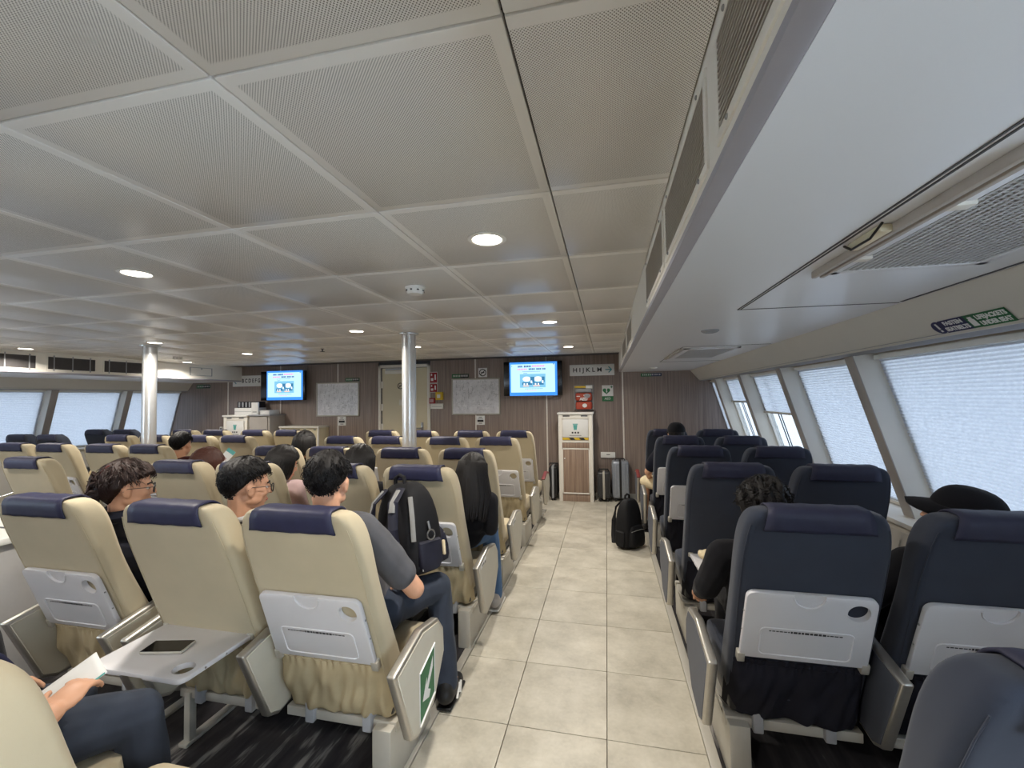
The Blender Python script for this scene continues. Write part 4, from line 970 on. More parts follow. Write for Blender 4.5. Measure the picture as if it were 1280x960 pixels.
    mb = MB(); mb.prism([(0.055, 0.595), (0.30, 0.65), (0.48, 0.612), (0.48, 0.585), (0.30, 0.62), (0.08, 0.575)], 'x', -0.0205, 0.0205, 0.006, 2); D['arm_top'] = mb.mesh('arm_top', M['maroon'])
    # base frame
    mb = MB(); mb.mm(-0.25, 0.25, 0.30, 0.345, 0.205, 0.245, 0.004); mb.mm(-0.25, 0.25, 0.60, 0.64, 0.205, 0.245, 0.004); mb.mm(-0.25, 0.25, 0.345, 0.60, 0.212, 0.222); D['frame_rail'] = mb.mesh('frame_rail', M['alu_paint'])
    mb = MB(); mb.mm(-0.02, 0.02, 0.28, 0.36, 0.20, 0.285, 0.006)
    D['rail_clip'] = mb.mesh('rail_clip', M['grey_plastic'])
    mb = MB(); mb.mm(-0.04, 0.04, 0.26, 0.66, 0.0, 0.235, 0.006); D['pedestal'] = mb.mesh('pedestal', M['alu_paint'])
    mb = MB(); mb.mm(-0.016, 0.016, 0.29, 0.325, 0.0, 0.235, 0.003); mb.prism([(0.33, 0.20), (0.33, 0.17), (0.60, 0.02), (0.66, 0.02), (0.66, 0.04)], 'x', -0.012, 0.012); mb.mm(-0.022, 0.022, 0.27, 0.68, 0.0, 0.018, 0.003); D['leg'] = mb.mesh('leg', M['alu_paint'])
    return D
CM = {s: chair_meshes(s) for s in ('beige', 'blue')}
TRAY_CLOSED = Euler((math.pi / 2 + math.atan(KS), 0, 0))     # lies along the reclined back
def place_chair(st, x, y0, label, group, arms=(0, 0), legs=('leg', None), tray='closed', maroon=False, yaw=0.0):
    D = CM[st]; t = thing('ferry_seat', label, 'seat', (x, y0, 0.004), yaw, group)
    b = link('backrest', D['backrest'], t); link('seam', D['seam', -1], b); link('seam', D['seam', 1], b)
    h = link('headrest_cover', D['headrest_cover'], t); link('cover_hem', D['cover_hem'], h)
    link('seat', D['seat'], t); link('seat_pan', D['seat_pan'], t)
    p = link('pocket', D['pocket'], t); link('pocket_hem', D['pocket_hem'], p)
    zh = 0.538 if st == 'beige' else 0.562
    if tray == 'closed': tr = link('tray_table', D['tray_table'], t, (0, yrear(zh) - 0.004, zh), TRAY_CLOSED)
    else: tr = link('tray_table', D['tray_table'], t, (0, yrear(0.53) - 0.012, 0.592), Euler((math.pi, 0, 0)))
    for s in (-1, 1): link('tray_bracket', D['tray_bracket'], tr, (s * (0.435 / 2 - 0.006), 0, 0))
    for k in ('tray_ridge', 'notch_rim', 'tray_print', 'tray_screw'):
        if tray != 'closed' and k in ('tray_ridge', 'notch_rim', 'tray_print'): continue
        q = link(k, D[k], tr)
        if k in ('tray_print', 'tray_screw'): q['kind'] = 'stuff'
    for s, on in zip((-1, 1), arms):
        if on:
            a = link('armrest', D['armrest'], t, (s * on, 0, 0)); link('arm_panel', D['arm_panel'], a)
            if maroon and on > 0: link('arm_top', D['arm_top'], a)
    link('frame_rail', D['frame_rail'], t); [link('rail_clip', D['rail_clip'], t, (x_, 0, 0)) for x_ in (-0.13, 0.13)]
    for s, k in zip((-1, 1), legs):
        if k: link('leg', D[k], t, (s * (0.205 if k == 'pedestal' else 0.20), 0, 0))
    return t
ORD = ['front', 'second', 'third', 'fourth', 'fifth', 'sixth', 'seventh']
PITCH_ROW = 0.905
BY = [0.42, 1.36, 2.36, 3.24, 4.24, 5.10]      # beige rows from the camera
CX1 = {0: [-1.165, -1.75], 1: [-1.135, -1.715, -2.415]}
CXD = [-1.115, -1.667, -2.345, -2.897]
SEAT = ['beside the tiled aisle', 'second from the tiled aisle', 'third from the tiled aisle', 'fourth from the tiled aisle']
chairs = {}
for r, y in enumerate(BY):
    xs_ = CX1.get(r, CXD)
    for c, x in enumerate(xs_):
        fr = 5 - r; lab = 'beige fabric seat, %s row from the front wall, %s' % (ORD[fr] if fr else 'very front', SEAT[c])
        if fr == 0: lab = 'beige fabric seat in the very front row, %s' % SEAT[c]
        arms = [(0.2725, 0.345), (0.2725, 0), (0.2725, 0.2725), (0.33, 0)][c]
        legs = [(None, 'pedestal'), ('leg', None), (None, 'leg'), ('pedestal', None)][c]
        if r == 1 and c == 1: lab = 'beige fabric seat with its tray folded down holding a phone'
        chairs['b', r, c] = place_chair('beige', x, y, lab, 'beige seats', arms, legs, 'open' if (r == 1 and c == 1) else 'closed', r == 5 and c == 0)
        if r == 1: chairs['b', r, c].scale.x = 1.045
LCX = [-4.32, -4.872, -5.54, -6.092]
SEATL = ['beside the central aisle', 'second from the central aisle', 'third from the central aisle', 'beside the left aisle']
for r, y in enumerate(BY[2:], 2):
    for c, x in enumerate(LCX):
        fr = 5 - r; lab = 'beige fabric seat of the left block, %s row, %s' % (ORD[fr] + (' row'[:0]), SEATL[c])
        if r == 2 and c > 0: continue
        arms = [(0.2725, 0.33), (0.2725, 0), (0.2725, 0.2725), (0.33, 0)][c]
        place_chair('beige', x, y, lab, 'beige seats of the left block', arms, [(None, 'pedestal'), ('leg', None), (None, 'leg'), ('pedestal', None)][c])
UY = [0.74, 1.67] + [2.68 + PITCH_ROW * k for k in range(4)]
for r, y in enumerate(UY):
    for c, x in enumerate((0.705, 1.265)):
        fr = 5 - r
        if r == 0: x += 0.03
        if r == 0 and c == 1: continue
        lab = 'navy fabric seat, %s row from front wall, %s' % (ORD[fr] if fr else 'very front', 'beside the tiled aisle' if c == 0 else 'beside the right windows')
        if r == 2 and c == 0: lab = 'navy fabric seat with its tray folded down, beside the tiled aisle'
        if r == 0: lab = 'nearest navy fabric seat at the bottom right edge of the view'
        arms = [(0.34, 0.2775), (0, 0.2775)][c]
        place_chair('blue', x, y, lab, 'navy seats by the right windows', arms, [('pedestal', None), (None, 'leg')][c], 'open' if (r == 2 and c == 0) else 'closed', r == 5 and c == 0)
for r, y in enumerate((3.3, 4.2, 5.1)):
    for c, x in enumerate((-7.225, -7.777)):
        if r == 0: continue
        lab = 'navy fabric seat near the left windows, %s row, %s' % (ORD[2 - r], 'aisle side' if c == 0 else 'window side')
        place_chair('blue', x, y, lab, 'navy seats by the left windows', [(0.2725, 0.33), (0.2725, 0)][c], [(None, 'pedestal'), ('leg', None)][c])
# evacuation arrow and seat number plates on the aisle arms
def arm_sticker(ch, kind):
    if kind == 'exit':
        mb = MB(); mb.prism([(0.27, 0.28), (0.27, 0.47), (0.41, 0.51), (0.41, 0.32)], 'x', 0.0282, 0.0290); t = obj('exit_sticker', mb, M['green'], ch, (0.338, 0, 0)); t['label'] = 'green exit sticker with a white arrow'
        mb = MB()
        for a, b in (((0.265, 0.27), (0.265, 0.478)), ((0.265, 0.478), (0.415, 0.52)), ((0.415, 0.52), (0.415, 0.312)), ((0.415, 0.312), (0.265, 0.27))): mb.tube([(0.0286, *a), (0.0286, *b)], 0.0045, 6, flat=0.3)
        def ap(p): return (0.34 + (p[0] - 0.5) * 0.12, 0.395 + (p[1] - 0.5) * 0.17 + (p[0] - 0.5) * 0.045)
        mb.prism([ap(q) for q in ((0.08, 0.36), (0.42, 0.70), (0.40, 0.52), (0.95, 0.86), (0.95, 0.62), (0.52, 0.36), (0.74, 0.20), (0.60, 0.10))], 'x', 0.0290, 0.0296); obj('white_arrow', mb, M['paper'], t)
    else:
        mb = MB(); mb.prism([(0.11, 0.56), (0.11, 0.585), (0.22, 0.608), (0.22, 0.583)], 'x', 0.0282, 0.0290); t = obj('number_plate', mb, M['paper'], ch, (0.338, 0, 0))
        mb = MB()
        for k in range(3): y = 0.10 + 0.03 * k; mb.prism([(y + 0.03, 0.570), (y + 0.03, 0.582), (y + 0.046, 0.586), (y + 0.046, 0.574)], 'x', 0.0290, 0.0294)
        obj('number_print', mb, M['print'], t)
arm_sticker(chairs['b', 1, 0], 'exit')
for r in (2, 3, 4): arm_sticker(chairs['b', r, 0], 'number')
# ------------------------------------------------------------------ people (own frame of the seat they sit in: y forward, floor at z = 0)
def remesh(name, mb, voxel, mt, smooth=3, fold=0.0, fscale=9.0, seed=0.0):
    me = modmesh(mb.mesh(name, mt), name, [('REMESH', dict(mode='VOXEL', voxel_size=voxel, adaptivity=0.0)), ('SMOOTH', dict(factor=0.5, iterations=smooth))], mt)
    if fold:
        me.update(); nr = [v.normal.copy() for v in me.vertices]
        for v, n in zip(me.vertices, nr):
            c = v.co; k = noise.noise(Vector((c.x * fscale, c.y * fscale, c.z * fscale * 0.55 + seed))) + 0.5 * noise.noise(Vector((c.x * fscale * 2.3, c.y * fscale * 2.3 + seed, c.z * fscale * 1.2)))
            v.co = c + n * (fold * k)
        me.update()
    return me
def hand_prims(mb, wrist, d, n, side, curl=0.5, s=1.0):
    """palm, four fingers and a thumb; d = along the hand, n = out of the back of the hand"""
    d = Vector(d).normalized(); n = Vector(n); n = (n - d * n.dot(d)).normalized(); a = d.cross(n) * side     # towards the thumb
    w_ = Vector(wrist); pc = w_ + d * 0.05 * s
    R = Matrix((a, d, n)).transposed()
    mb.ell(pc, (0.040 * s, 0.052 * s, 0.017 * s), R, 12)
    for i, (o, L) in enumerate(((0.030, 0.072), (0.010, 0.080), (-0.010, 0.075), (-0.029, 0.058))):
        p = w_ + d * 0.088 * s + a * o * s; ang = 0.15 + curl * 0.55; q = p; dirv = d
        for k, f in enumerate((0.45, 0.32, 0.23)):
            dirv = (Matrix.Rotation(-ang * (1 if k else 0.6), 3, a * side) @ dirv) if False else (dirv * math.cos(ang) - n * math.sin(ang)).normalized()
            e = q + dirv * L * f * s; mb.cap(q, e, (0.0088 - 0.0007 * k) * s, (0.0082 - 0.0008 * k) * s, 8); q = e; n = n
    t0 = w_ + d * 0.022 * s + a * 0.030 * s; t1 = t0 + (d * 0.55 + a * 0.75 - n * 0.25).normalized() * 0.040 * s; t2 = t1 + (d * 0.9 + a * 0.25 - n * 0.3).normalized() * 0.032 * s
    mb.cap(t0, t1, 0.014 * s, 0.0105 * s, 8); mb.cap(t1, t2, 0.0105 * s, 0.0085 * s, 8)
def head_matrix(pos, yaw, pitch=0.0, roll=0.0):
    return Matrix.Translation(Vector(pos)) @ Matrix.Rotation(yaw, 4, 'Z') @ Matrix.Rotation(pitch, 4, 'X') @ Matrix.Rotation(roll, 4, 'Y')
def head_prims(mb, H):
    def E(c, r): mb.ell((0, 0, 0), (1, 1, 1), None, 18, H @ Matrix.Translation(Vector(c)) @ Matrix.Diagonal((*r, 1)))
    E((0, -0.012, 0.030), (0.076, 0.096, 0.088)); E((0, 0.022, -0.030), (0.064, 0.068, 0.085)); E((0, 0.040, -0.070), (0.046, 0.046, 0.045)); E((0, 0.070, -0.098), (0.022, 0.018, 0.016))
    E((0, 0.072, 0.022), (0.050, 0.016, 0.012))
    for s in (-1, 1):
        E((s * 0.036, 0.062, -0.028), (0.022, 0.020, 0.020)); E((s * 0.076, -0.002, -0.012), (0.009, 0.020, 0.031)); E((s * 0.080, -0.008, 0.000), (0.008, 0.018, 0.020)); E((s * 0.074, 0.004, -0.034), (0.008, 0.010, 0.012))
        E((s * 0.052, 0.020, -0.062), (0.016, 0.036, 0.022)); E((s * 0.012, 0.095, -0.030), (0.009, 0.010, 0.008))
    P = [H @ Vector(p) for p in ((0, 0.082, 0.012), (0, 0.100, -0.018), (0, 0.106, -0.030))]
    mb.cap(P[0], P[1], 0.010, 0.011, 10); mb.cap(P[1], P[2], 0.012, 0.010, 10)
    E((0, 0.084, -0.058), (0.024, 0.012, 0.007)); E((0, 0.083, -0.070), (0.020, 0.012, 0.008))
def hair_cap(mb, H, front=0.052, side=0.004, back=-0.075, thick=0.016, rough=0.006, seed=0.0, nU=72, nV=48, top=0.0, taper=False):
    """hair as a shell over the skull; below the hairline it tucks inside the head"""
    C = Vector((0, -0.010, 0.022)); R = Vector((0.077, 0.097, 0.092)); b = bmesh.new(); rows = []
    for j in range(nV + 1):
        el = math.pi * (j / nV) - math.pi / 2; row = []
        for i in range(nU):
            az = 2 * math.pi * i / nU; d = Vector((math.cos(el) * math.sin(az), math.cos(el) * math.cos(az), math.sin(el)))
            z = C.z + d.z * R.z; c = math.cos(az)
            line = front * max(0, c) ** 0.7 + back * max(0, -c) ** 0.8 + side * (1 - abs(c)) - (0.022 if abs(c) < 0.35 and False else 0)
            k = max(0.0, min(1.0, (z - line) / 0.014)); k = k * k * (3 - 2 * k)
            nz = noise.noise(Vector((az * 4.5 + seed, d.z * 2.2, seed))) * rough + noise.noise(Vector((az * 15, d.z * 3 + seed, 3.0))) * rough * 0.6
            tp_ = 1.0 if not taper else 0.3 + 0.7 * max(0.0, min(1.0, (z + 0.05) / 0.11))
            sc = 0.90 + k * (0.10 + ((thick + nz) * tp_ + top * max(0, d.z)) / 0.09)
            row.append(b.verts.new(H @ (C + Vector((d.x * R.x, d.y * R.y, d.z * R.z)) * sc)))
        rows.append(row)
    for A, B in zip(rows, rows[1:]):
        for i in range(nU): b.faces.new((A[i], A[(i + 1) % nU], B[(i + 1) % nU], B[i]))
    bmesh.ops.remove_doubles(b, verts=list(b.verts), dist=1e-5); b.verts.index_update(); mb.add(b)
def tufts(mb, H, n, L=0.035, r=0.0035, thick=0.014, zmin=0.02, back=-0.06, messy=0.4, seed=1, curl=0.0):
    rg = random.Random(seed); C = Vector((0, -0.010, 0.022)); R = Vector((0.077, 0.097, 0.092)) + Vector((1, 1, 1)) * thick; k = 0
    while k < n:
        d = Vector((rg.gauss(0, 1), rg.gauss(0, 1), rg.gauss(0.3, 1))).normalized(); p = C + Vector((d.x * R.x, d.y * R.y, d.z * R.z))
        lim = 0.062 if d.y > 0.45 else (0.045 if abs(d.y) <= 0.45 else back)
        if p.z < lim: continue
        crown = Vector((0, -0.35, 0.94)); t = (d - crown); t = (t - d * t.dot(d)); t = t.normalized() if t.length > 1e-3 else Vector((1, 0, 0))
        t = (t + Vector((rg.gauss(0, 1), rg.gauss(0, 1), rg.gauss(0, 1))) * messy).normalized(); l = L * rg.uniform(0.6, 1.3) * (0.5 if d.y > 0.35 else 1.0) * max(0.35, min(1.0, (p.z + 0.05) / 0.10)); p = p - d * (0.010 * (1 - max(0.0, min(1.0, (p.z + 0.05) / 0.11)))); pts = [p - d * 0.006]
        for q in (0.33, 0.66, 1.0): pts.append(p + t * l * q + d * (0.008 * math.sin(q * math.pi) - 0.010 * q * q + curl * math.sin(q * 6 + k)))
        mb.tube([H @ x for x in pts], [r, r, r * 0.8, r * 0.15], 5); k += 1
def person(label, seat, skin='skin', top='black_cloth', legs='jeans', shoes='shoe', head=(0, 0.29, 1.16), yaw=0.0, pitch=0.0, roll=0.0, hair='hair', style='short', sleeve='long', elbows=None, hands=None, lean=(0, 0), voxel=0.008, knees=None, feet=None, lower=True, hdir=None, curl=0.5, glasses=False, seed=0.0, shoulder=1.0, face=True, shorts=False, kz=0.572):
    t = thing('person', label, 'person', (seat[0], seat[1], 0.004), 0, 'seated passengers')
    hx, hy, hz = head; H = head_matrix(head, yaw, pitch, roll)
    neck0 = Vector((hx * 0.75, hy - 0.010, hz - 0.150)); ch = Vector((hx * 0.55 + lean[0] * 0.5, max(hy + 0.02, yrear(hz - 0.34) + 0.255), hz - 0.34)); pel = Vector((0.0, 0.485, 0.598))
    sh = [neck0 + Vector((s * 0.165 * shoulder, 0.0, -0.035)) for s in (-1, 1)]
    el = [Vector(e) for e in (elbows or ((-0.23, hy + 0.12, 0.72), (0.23, hy + 0.12, 0.72)))]
    hd = [Vector(e) for e in (hands or ((-0.12, 0.66, 0.63), (0.12, 0.66, 0.63)))]
    kn = [Vector(e) for e in (knees or ((-0.11, 0.86, 0.545), (0.11, 0.86, 0.545)))]
    for k_ in kn: k_.z = max(k_.z, kz)
    ft = [Vector(e) for e in (feet or ((-0.11, 0.86, 0.085), (0.11, 0.86, 0.085)))]
    def torso(mb, e):
        mb.ell(ch, (0.150 * shoulder + e, 0.098 + e, 0.17 + e), None, 18); mid = ch.lerp(pel, 0.55); mb.ell(mid, (0.135 + e, 0.098 + e, 0.16 + e), None, 18)
        mb.cap(sh[0] * 0.9 + neck0 * 0.1, sh[1] * 0.9 + neck0 * 0.1, 0.056 + e, 0.056 + e); mb.cap(ch + Vector((-0.07, -0.02, 0.03)), ch + Vector((0.07, -0.02, 0.03)), 0.10 + e, 0.10 + e)
        mb.ell(neck0 + Vector((0, -0.01, -0.02)), (0.10 + e, 0.055 + e, 0.045 + e), None, 14); mb.ell(pel + Vector((0, 0, 0.03)), (0.155 + e, 0.11 + e, 0.10 + e), None, 16)
    def arm(mb, i, e, f=2.0):
        if f >= 1: mb.cap(sh[i], el[i], 0.053 + e, 0.042 + e)
        else: mb.cap(sh[i], sh[i].lerp(el[i], f), 0.054 + e, 0.048 + e * 1.5)
        if f >= 2: mb.cap(el[i], hd[i], 0.041 + e, 0.028 + e)
    def leg(mb, i, e, cut=1.0):
        s = (-1, 1)[i]; mb.cap(pel + Vector((s * 0.085, 0.02, 0)), kn[i], 0.088 + e, 0.060 + e)
        if cut > 0: mb.cap(kn[i], kn[i].lerp(ft[i], cut), 0.058 + e, 0.040 + e * 1.4)
    # body: one continuous surface
    mb = MB(); head_prims(mb, H); mb.cap(neck0 + Vector((0, -0.008, -0.02)), H @ Vector((0, -0.022, -0.045)), 0.056, 0.052); torso(mb, -0.004)
    for i in (0, 1):
        arm(mb, i, 0.0); s = (-1, 1)[i]; d = (hd[i] - el[i]).normalized()
        dd = Vector(hdir[i]) if hdir else d; hand_prims(mb, hd[i], dd, Vector((s * 0.15, 0.0, 1.0)), -s, curl)
        if lower: leg(mb, i, -0.006); mb.cap(ft[i], ft[i] + Vector((0, 0.10, -0.03)), 0.036, 0.03)
    if lower: mb.cap(pel + Vector((-0.08, 0, 0)), pel + Vector((0.08, 0, 0)), 0.10, 0.10)
    link('body', remesh('body', mb, voxel, M[skin], 2), t)
    mb = MB(); torso(mb, 0.012)
    for i in (0, 1): arm(mb, i, 0.014, 2.0 if sleeve == 'long' else 0.72)
    link('top', remesh('top', mb, max(voxel, 0.008), M[top], 3, 0.007, 9, seed), t)
    if lower:
        mb = MB(); mb.cap(pel + Vector((-0.08, 0, 0)), pel + Vector((0.08, 0, 0)), 0.115, 0.115)
        for i in (0, 1): leg(mb, i, 0.012, 0.02 if shorts else 0.94)
        link('trousers', remesh('trousers', mb, max(voxel, 0.009), M[legs], 3, 0.006, 10, seed + 5), t)
        for i in (0, 1):
            mb = MB(); f = ft[i]; mb.cap(f + Vector((0, -0.03, -0.02)), f + Vector((0, 0.14, -0.045)), 0.046, 0.036); mb.cap(f + Vector((0, -0.02, 0.02)), f + Vector((0, 0.05, -0.02)), 0.044, 0.042)
            me = remesh('shoe', mb, 0.009, M[shoes], 3)
            for v in me.vertices: v.co.z = max(v.co.z, 0.006)
            sn = link('shoe', me, t)
            mb = MB(); mb.box((f.x, f.y + 0.055, 0.010), (0.078, 0.235, 0.016), 0.0075, 3); obj('sole', mb, M['shoe' if shoes == 'shoe' else 'rubber'], sn)
            if shoes == 'shoe':
                mb = MB()
                for k in range(2): mb.tube([(f.x + 0.047, f.y + 0.01 + 0.05 * k, 0.025), (f.x + 0.040, f.y + 0.07 + 0.02 * k, 0.07)], 0.006, 6, flat=0.6)
                q = obj('shoe_stripe', mb, M['rubber'], sn); q['kind'] = 'stuff'
    if face:
        for s in (-1, 1):
            mb = MB(); mb.ell((0, 0, 0), (1, 1, 1), None, 12, H @ Matrix.Translation((s * 0.031, 0.0745, -0.004)) @ Matrix.Diagonal((0.013, 0.008, 0.006, 1))); e = obj('eye', mb, M['eye_white'], t)
            mb = MB(); mb.ell((0, 0, 0), (1, 1, 1), None, 10, H @ Matrix.Translation((s * 0.031, 0.0815, -0.004)) @ Matrix.Diagonal((0.0055, 0.003, 0.0055, 1))); obj('iris', mb, M['hair'], e)
            mb = MB(); mb.tube([H @ Vector((s * x, y, z)) for x, y, z in ((0.014, 0.090, 0.018), (0.030, 0.086, 0.024), (0.048, 0.074, 0.018))], 0.004, 6); obj('eyebrow', mb, M[hair], t)
        mb = MB(); mb.ell((0, 0, 0), (1, 1, 1), None, 12, H @ Matrix.Translation((0, 0.0875, -0.064)) @ Matrix.Diagonal((0.022, 0.0095, 0.009, 1))); obj('mouth', mb, M['lips'], t)
    # hair
    mb = MB()
    if style == 'short':
        hair_cap(mb, H, 0.060, 0.024, -0.066, 0.014, 0.006, seed, top=0.012, taper=True); tufts(mb, H, 1100, 0.030, 0.0017, 0.014, seed=int(seed * 10) + 3, messy=0.22)
    elif style == 'curly':
        hair_cap(mb, H, 0.050, -0.005, -0.075, 0.026, 0.020, seed, top=0.012); tufts(mb, H, 1200, 0.030, 0.0022, 0.024, seed=5, messy=0.9, curl=0.006)
    elif style in ('bob', 'long', 'clip'):
        hair_cap(mb, H, 0.054, 0.014 if style == 'clip' else -0.03, -0.09, 0.020 if style == 'clip' else 0.018, 0.010 if style == 'clip' else 0.006, seed, top=0.006)
        low = {'bob': -0.12, 'long': -0.30, 'clip': -0.10}[style]; rg = random.Random(int(seed * 7) + 1)
        n = {'bob': 90, 'long': 130, 'clip': 0}[style]
        for k in range(n):
            a = math.pi * (0.36 + 1.28 * (k + rg.random()) / n); x, y = math.sin(a) * 0.092, math.cos(a) * 0.108 - 0.012
            wv = rg.uniform(-0.008, 0.008); l = low * rg.uniform(0.86, 1.04); fl_ = 1.42 if style == 'long' else 1.0
            pts = [H @ Vector((x * 0.55, y * 0.55, 0.105)), H @ Vector((x * 0.93, y * 0.93, 0.062)), H @ Vector((x, y, 0.0)), H @ Vector((x * 1.02 * fl_ + wv, y * 1.02, l * 0.55)), H @ Vector((x * 0.94 * fl_ + wv * 2, y * 0.97, l))]
            mb.tube(pts, [0.004, 0.013, 0.015, 0.013, 0.004], 6)
        if style == 'clip':
            tufts(mb, H, 900, 0.045, 0.0018, 0.018, back=-0.09, seed=9, messy=0.3)
            for k in range(60):
                a = rg.uniform(0, 6.28); q = Vector((0.045 * math.cos(a), -0.105, -0.01 + 0.06 * math.sin(a))); mb.tube([H @ q, H @ (q + Vector((rg.uniform(-.02, .02), -0.03, rg.uniform(-.02, .03)))), H @ (q + Vector((rg.uniform(-.03, .03), -0.045, rg.uniform(-.06, .0))))], [0.01, 0.008, 0.002], 5)
    if style == 'cap':
        hair_cap(mb, H, 0.03, 0.0, -0.085, 0.010, 0.004, seed)
    obj('hair', mb, M[hair], t, sharp=60)
    if style == 'clip':
        mb = MB(); mb.prism([(-0.03, 0.0), (0.03, 0.0), (0.022, 0.016), (-0.022, 0.016)], 'x', -0.006, 0.006, 0.003, 2, H @ Matrix.Translation((0.035, -0.085, 0.088)) @ Matrix.Rotation(0.9, 4, 'X')); obj('hair_clip', mb, M['brown_cloth'], t)
    if style == 'cap':
        mb = MB(); secs = []
        for k in range(9):
            a = math.pi / 2 * k / 8; r = math.cos(a) ** 0.75; z = 0.030 + 0.100 * math.sin(a)
            secs.append([H @ Vector((0.092 * r * math.sin(q), 0.112 * r * math.cos(q) - 0.010, z)) for q in [2 * math.pi * i / 28 for i in range(28)]])
        mb.loft(secs); cp = obj('cap_crown', mb, M['black_cloth'], t)
        mb = MB()
        def fb(u, v):
            a = (u - 0.5) * 2.2; r = v; x = 0.090 * math.sin(a) * (1 + 0.05 * r); y = 0.095 * math.cos(a) - 0.010 + 0.085 * r * math.cos(a * 0.75); return H @ Vector((x, y, 0.034 - 0.020 * r * r - 0.018 * abs(math.sin(a)) * r))
        mb.grid(fb, 16, 6); link('cap_brim', modmesh(mb.mesh('cap_brim', M['black_cloth']), 'cap_brim', [('SOLIDIFY', dict(thickness=0.016, offset=0.0))], M['black_cloth']), cp)
    if glasses:
        mb = MB(); fr = lambda s: [H @ Vector((s * 0.034 + 0.025 * math.cos(a), 0.104 - 0.006 * abs(math.cos(a)) * (1 if s * math.cos(a) > 0 else 0), -0.006 + 0.019 * math.sin(a))) for a in [2 * math.pi * k / 20 for k in range(20)]]
        for s in (-1, 1):
            mb.tube(fr(s), 0.0024, 6, closed=True); mb.tube([H @ Vector(p) for p in ((s * 0.058, 0.098, 0.004), (s * 0.079, 0.060, 0.004), (s * 0.086, 0.0, 0.002), (s * 0.084, -0.016, -0.012))], 0.0018, 6)
        mb.tube([H @ Vector(p) for p in ((-0.010, 0.104, 0.0), (0, 0.107, 0.003), (0.010, 0.104, 0.0))], 0.0016, 6); g = obj('spectacles', mb, M['dark'], t)
        for s in (-1, 1):
            mb = MB(); c = fr(s); m_ = sum(c, Vector()) / len(c); vs = [mb.bm.verts.new(p) for p in c]; mb.bm.faces.new(vs); obj('lens', mb, M['pane'], g)
    return t, H

p, H1 = person('woman with clipped dark hair and glasses in a black jacket, seated near the left', (-2.415, 1.36), top='navy_cloth', legs='black_cloth', head=(0.05, 0.345, 1.155), yaw=-0.66, pitch=-0.08, lean=(0.10, 0), shoulder=1.28, hair='hair_brown', style='clip', voxel=0.0065, glasses=True, seed=1.3)
mb = MB()
mb.tube([(0.04 + 0.085 * math.cos(a), 0.33 + 0.075 * math.sin(a), 1.035 + 0.012 * math.sin(a)) for a in [2 * math.pi * k / 24 for k in range(24)]], 0.030, 8, closed=True); obj('collar', mb, M['navy_cloth'], p)
p, H2 = person('man with black hair and glasses in a dark suit, seated between woman and backpack man', (-1.715, 1.36), top='suit', legs='suit', head=(0.045, 0.36, 1.18), yaw=-0.55, pitch=-0.12, glasses=True, seed=2.1, voxel=0.0065)
mb = MB(); mb.tube([(0.04 + 0.066 * math.cos(a), 0.34 + 0.062 * math.sin(a), 1.055 + 0.016 * math.sin(a)) for a in [2 * math.pi * k / 24 for k in range(24)]], 0.012, 8, closed=True); obj('shirt_collar', mb, M['paper'], p)
p, H3 = person('man in a charcoal t-shirt and dark jeans holding a large backpack', (-1.135, 1.36), top='grey_tee', legs='jeans', sleeve='short', head=(-0.035, 0.27, 1.225), yaw=0.28, pitch=-0.22, seed=3.7, voxel=0.0065,
           elbows=((-0.23, 0.38, 0.76), (0.29, 0.42, 0.74)), hands=((-0.16, 0.545, 0.74), (0.22, 0.55, 0.72)), hdir=((0.95, 0.1, 0.0), (-0.95, 0.1, 0.0)), curl=0.1, knees=((-0.10, 0.83, 0.55), (0.23, 0.83, 0.575)), feet=((-0.10, 0.80, 0.085), (0.30, 0.78, 0.085)))
person('woman with long black hair in a black top and jeans, seated beside the aisle', (-1.115, 2.36), top='black_cloth', legs='jeans_light', style='long', head=(0.22, 0.43, 1.075), yaw=-0.15, pitch=-0.25, seed=4.1, lean=(0.06, 0), shoes='shoe_grey',
       elbows=((-0.12, 0.44, 0.72), (0.34, 0.42, 0.72)), hands=((0.02, 0.66, 0.63), (0.20, 0.68, 0.63)), knees=((-0.05, 0.84, 0.55), (0.22, 0.84, 0.55)), feet=((-0.05, 0.86, 0.085), (0.27, 0.80, 0.085)))
person('passenger with black hair bowed over a phone behind the charcoal t-shirt man', (-1.667, 2.36), style='bob', head=(-0.02, 0.34, 1.135), pitch=-0.4, seed=5.2, voxel=0.011)
person('woman with tied black hair and dusty pink sleeve behind the man in glasses', (-2.345, 2.36), top='pink_cloth', legs='black_cloth', style='bob', head=(0.02, 0.36, 1.12), yaw=-0.5, pitch=-0.3, seed=6.4, voxel=0.011)
person('woman with reddish brown hair reading a leaflet', (-2.895, 2.36), top='cream_cloth', legs='jeans', style='bob', hair='hair_red', head=(-0.075, 0.33, 1.10), yaw=-0.2, pitch=-0.35, seed=7.5, voxel=0.011, elbows=((-0.25, 0.46, 0.74), (0.17, 0.48, 0.76)), hands=((-0.06, 0.62, 0.86), (0.15, 0.62, 0.92)))
person('passenger with a black bob seated one row before the front framed plan', (-2.895, 3.24), style='bob', head=(-0.02, 0.46, 1.15), pitch=-0.1, seed=8.8, voxel=0.012)
person('man with short black hair and maroon collar in the left block', (-4.32, 3.24), top='brown_cloth', style='short', head=(0.02, 0.36, 1.145), yaw=0.25, pitch=-0.1, seed=9.9, voxel=0.011)
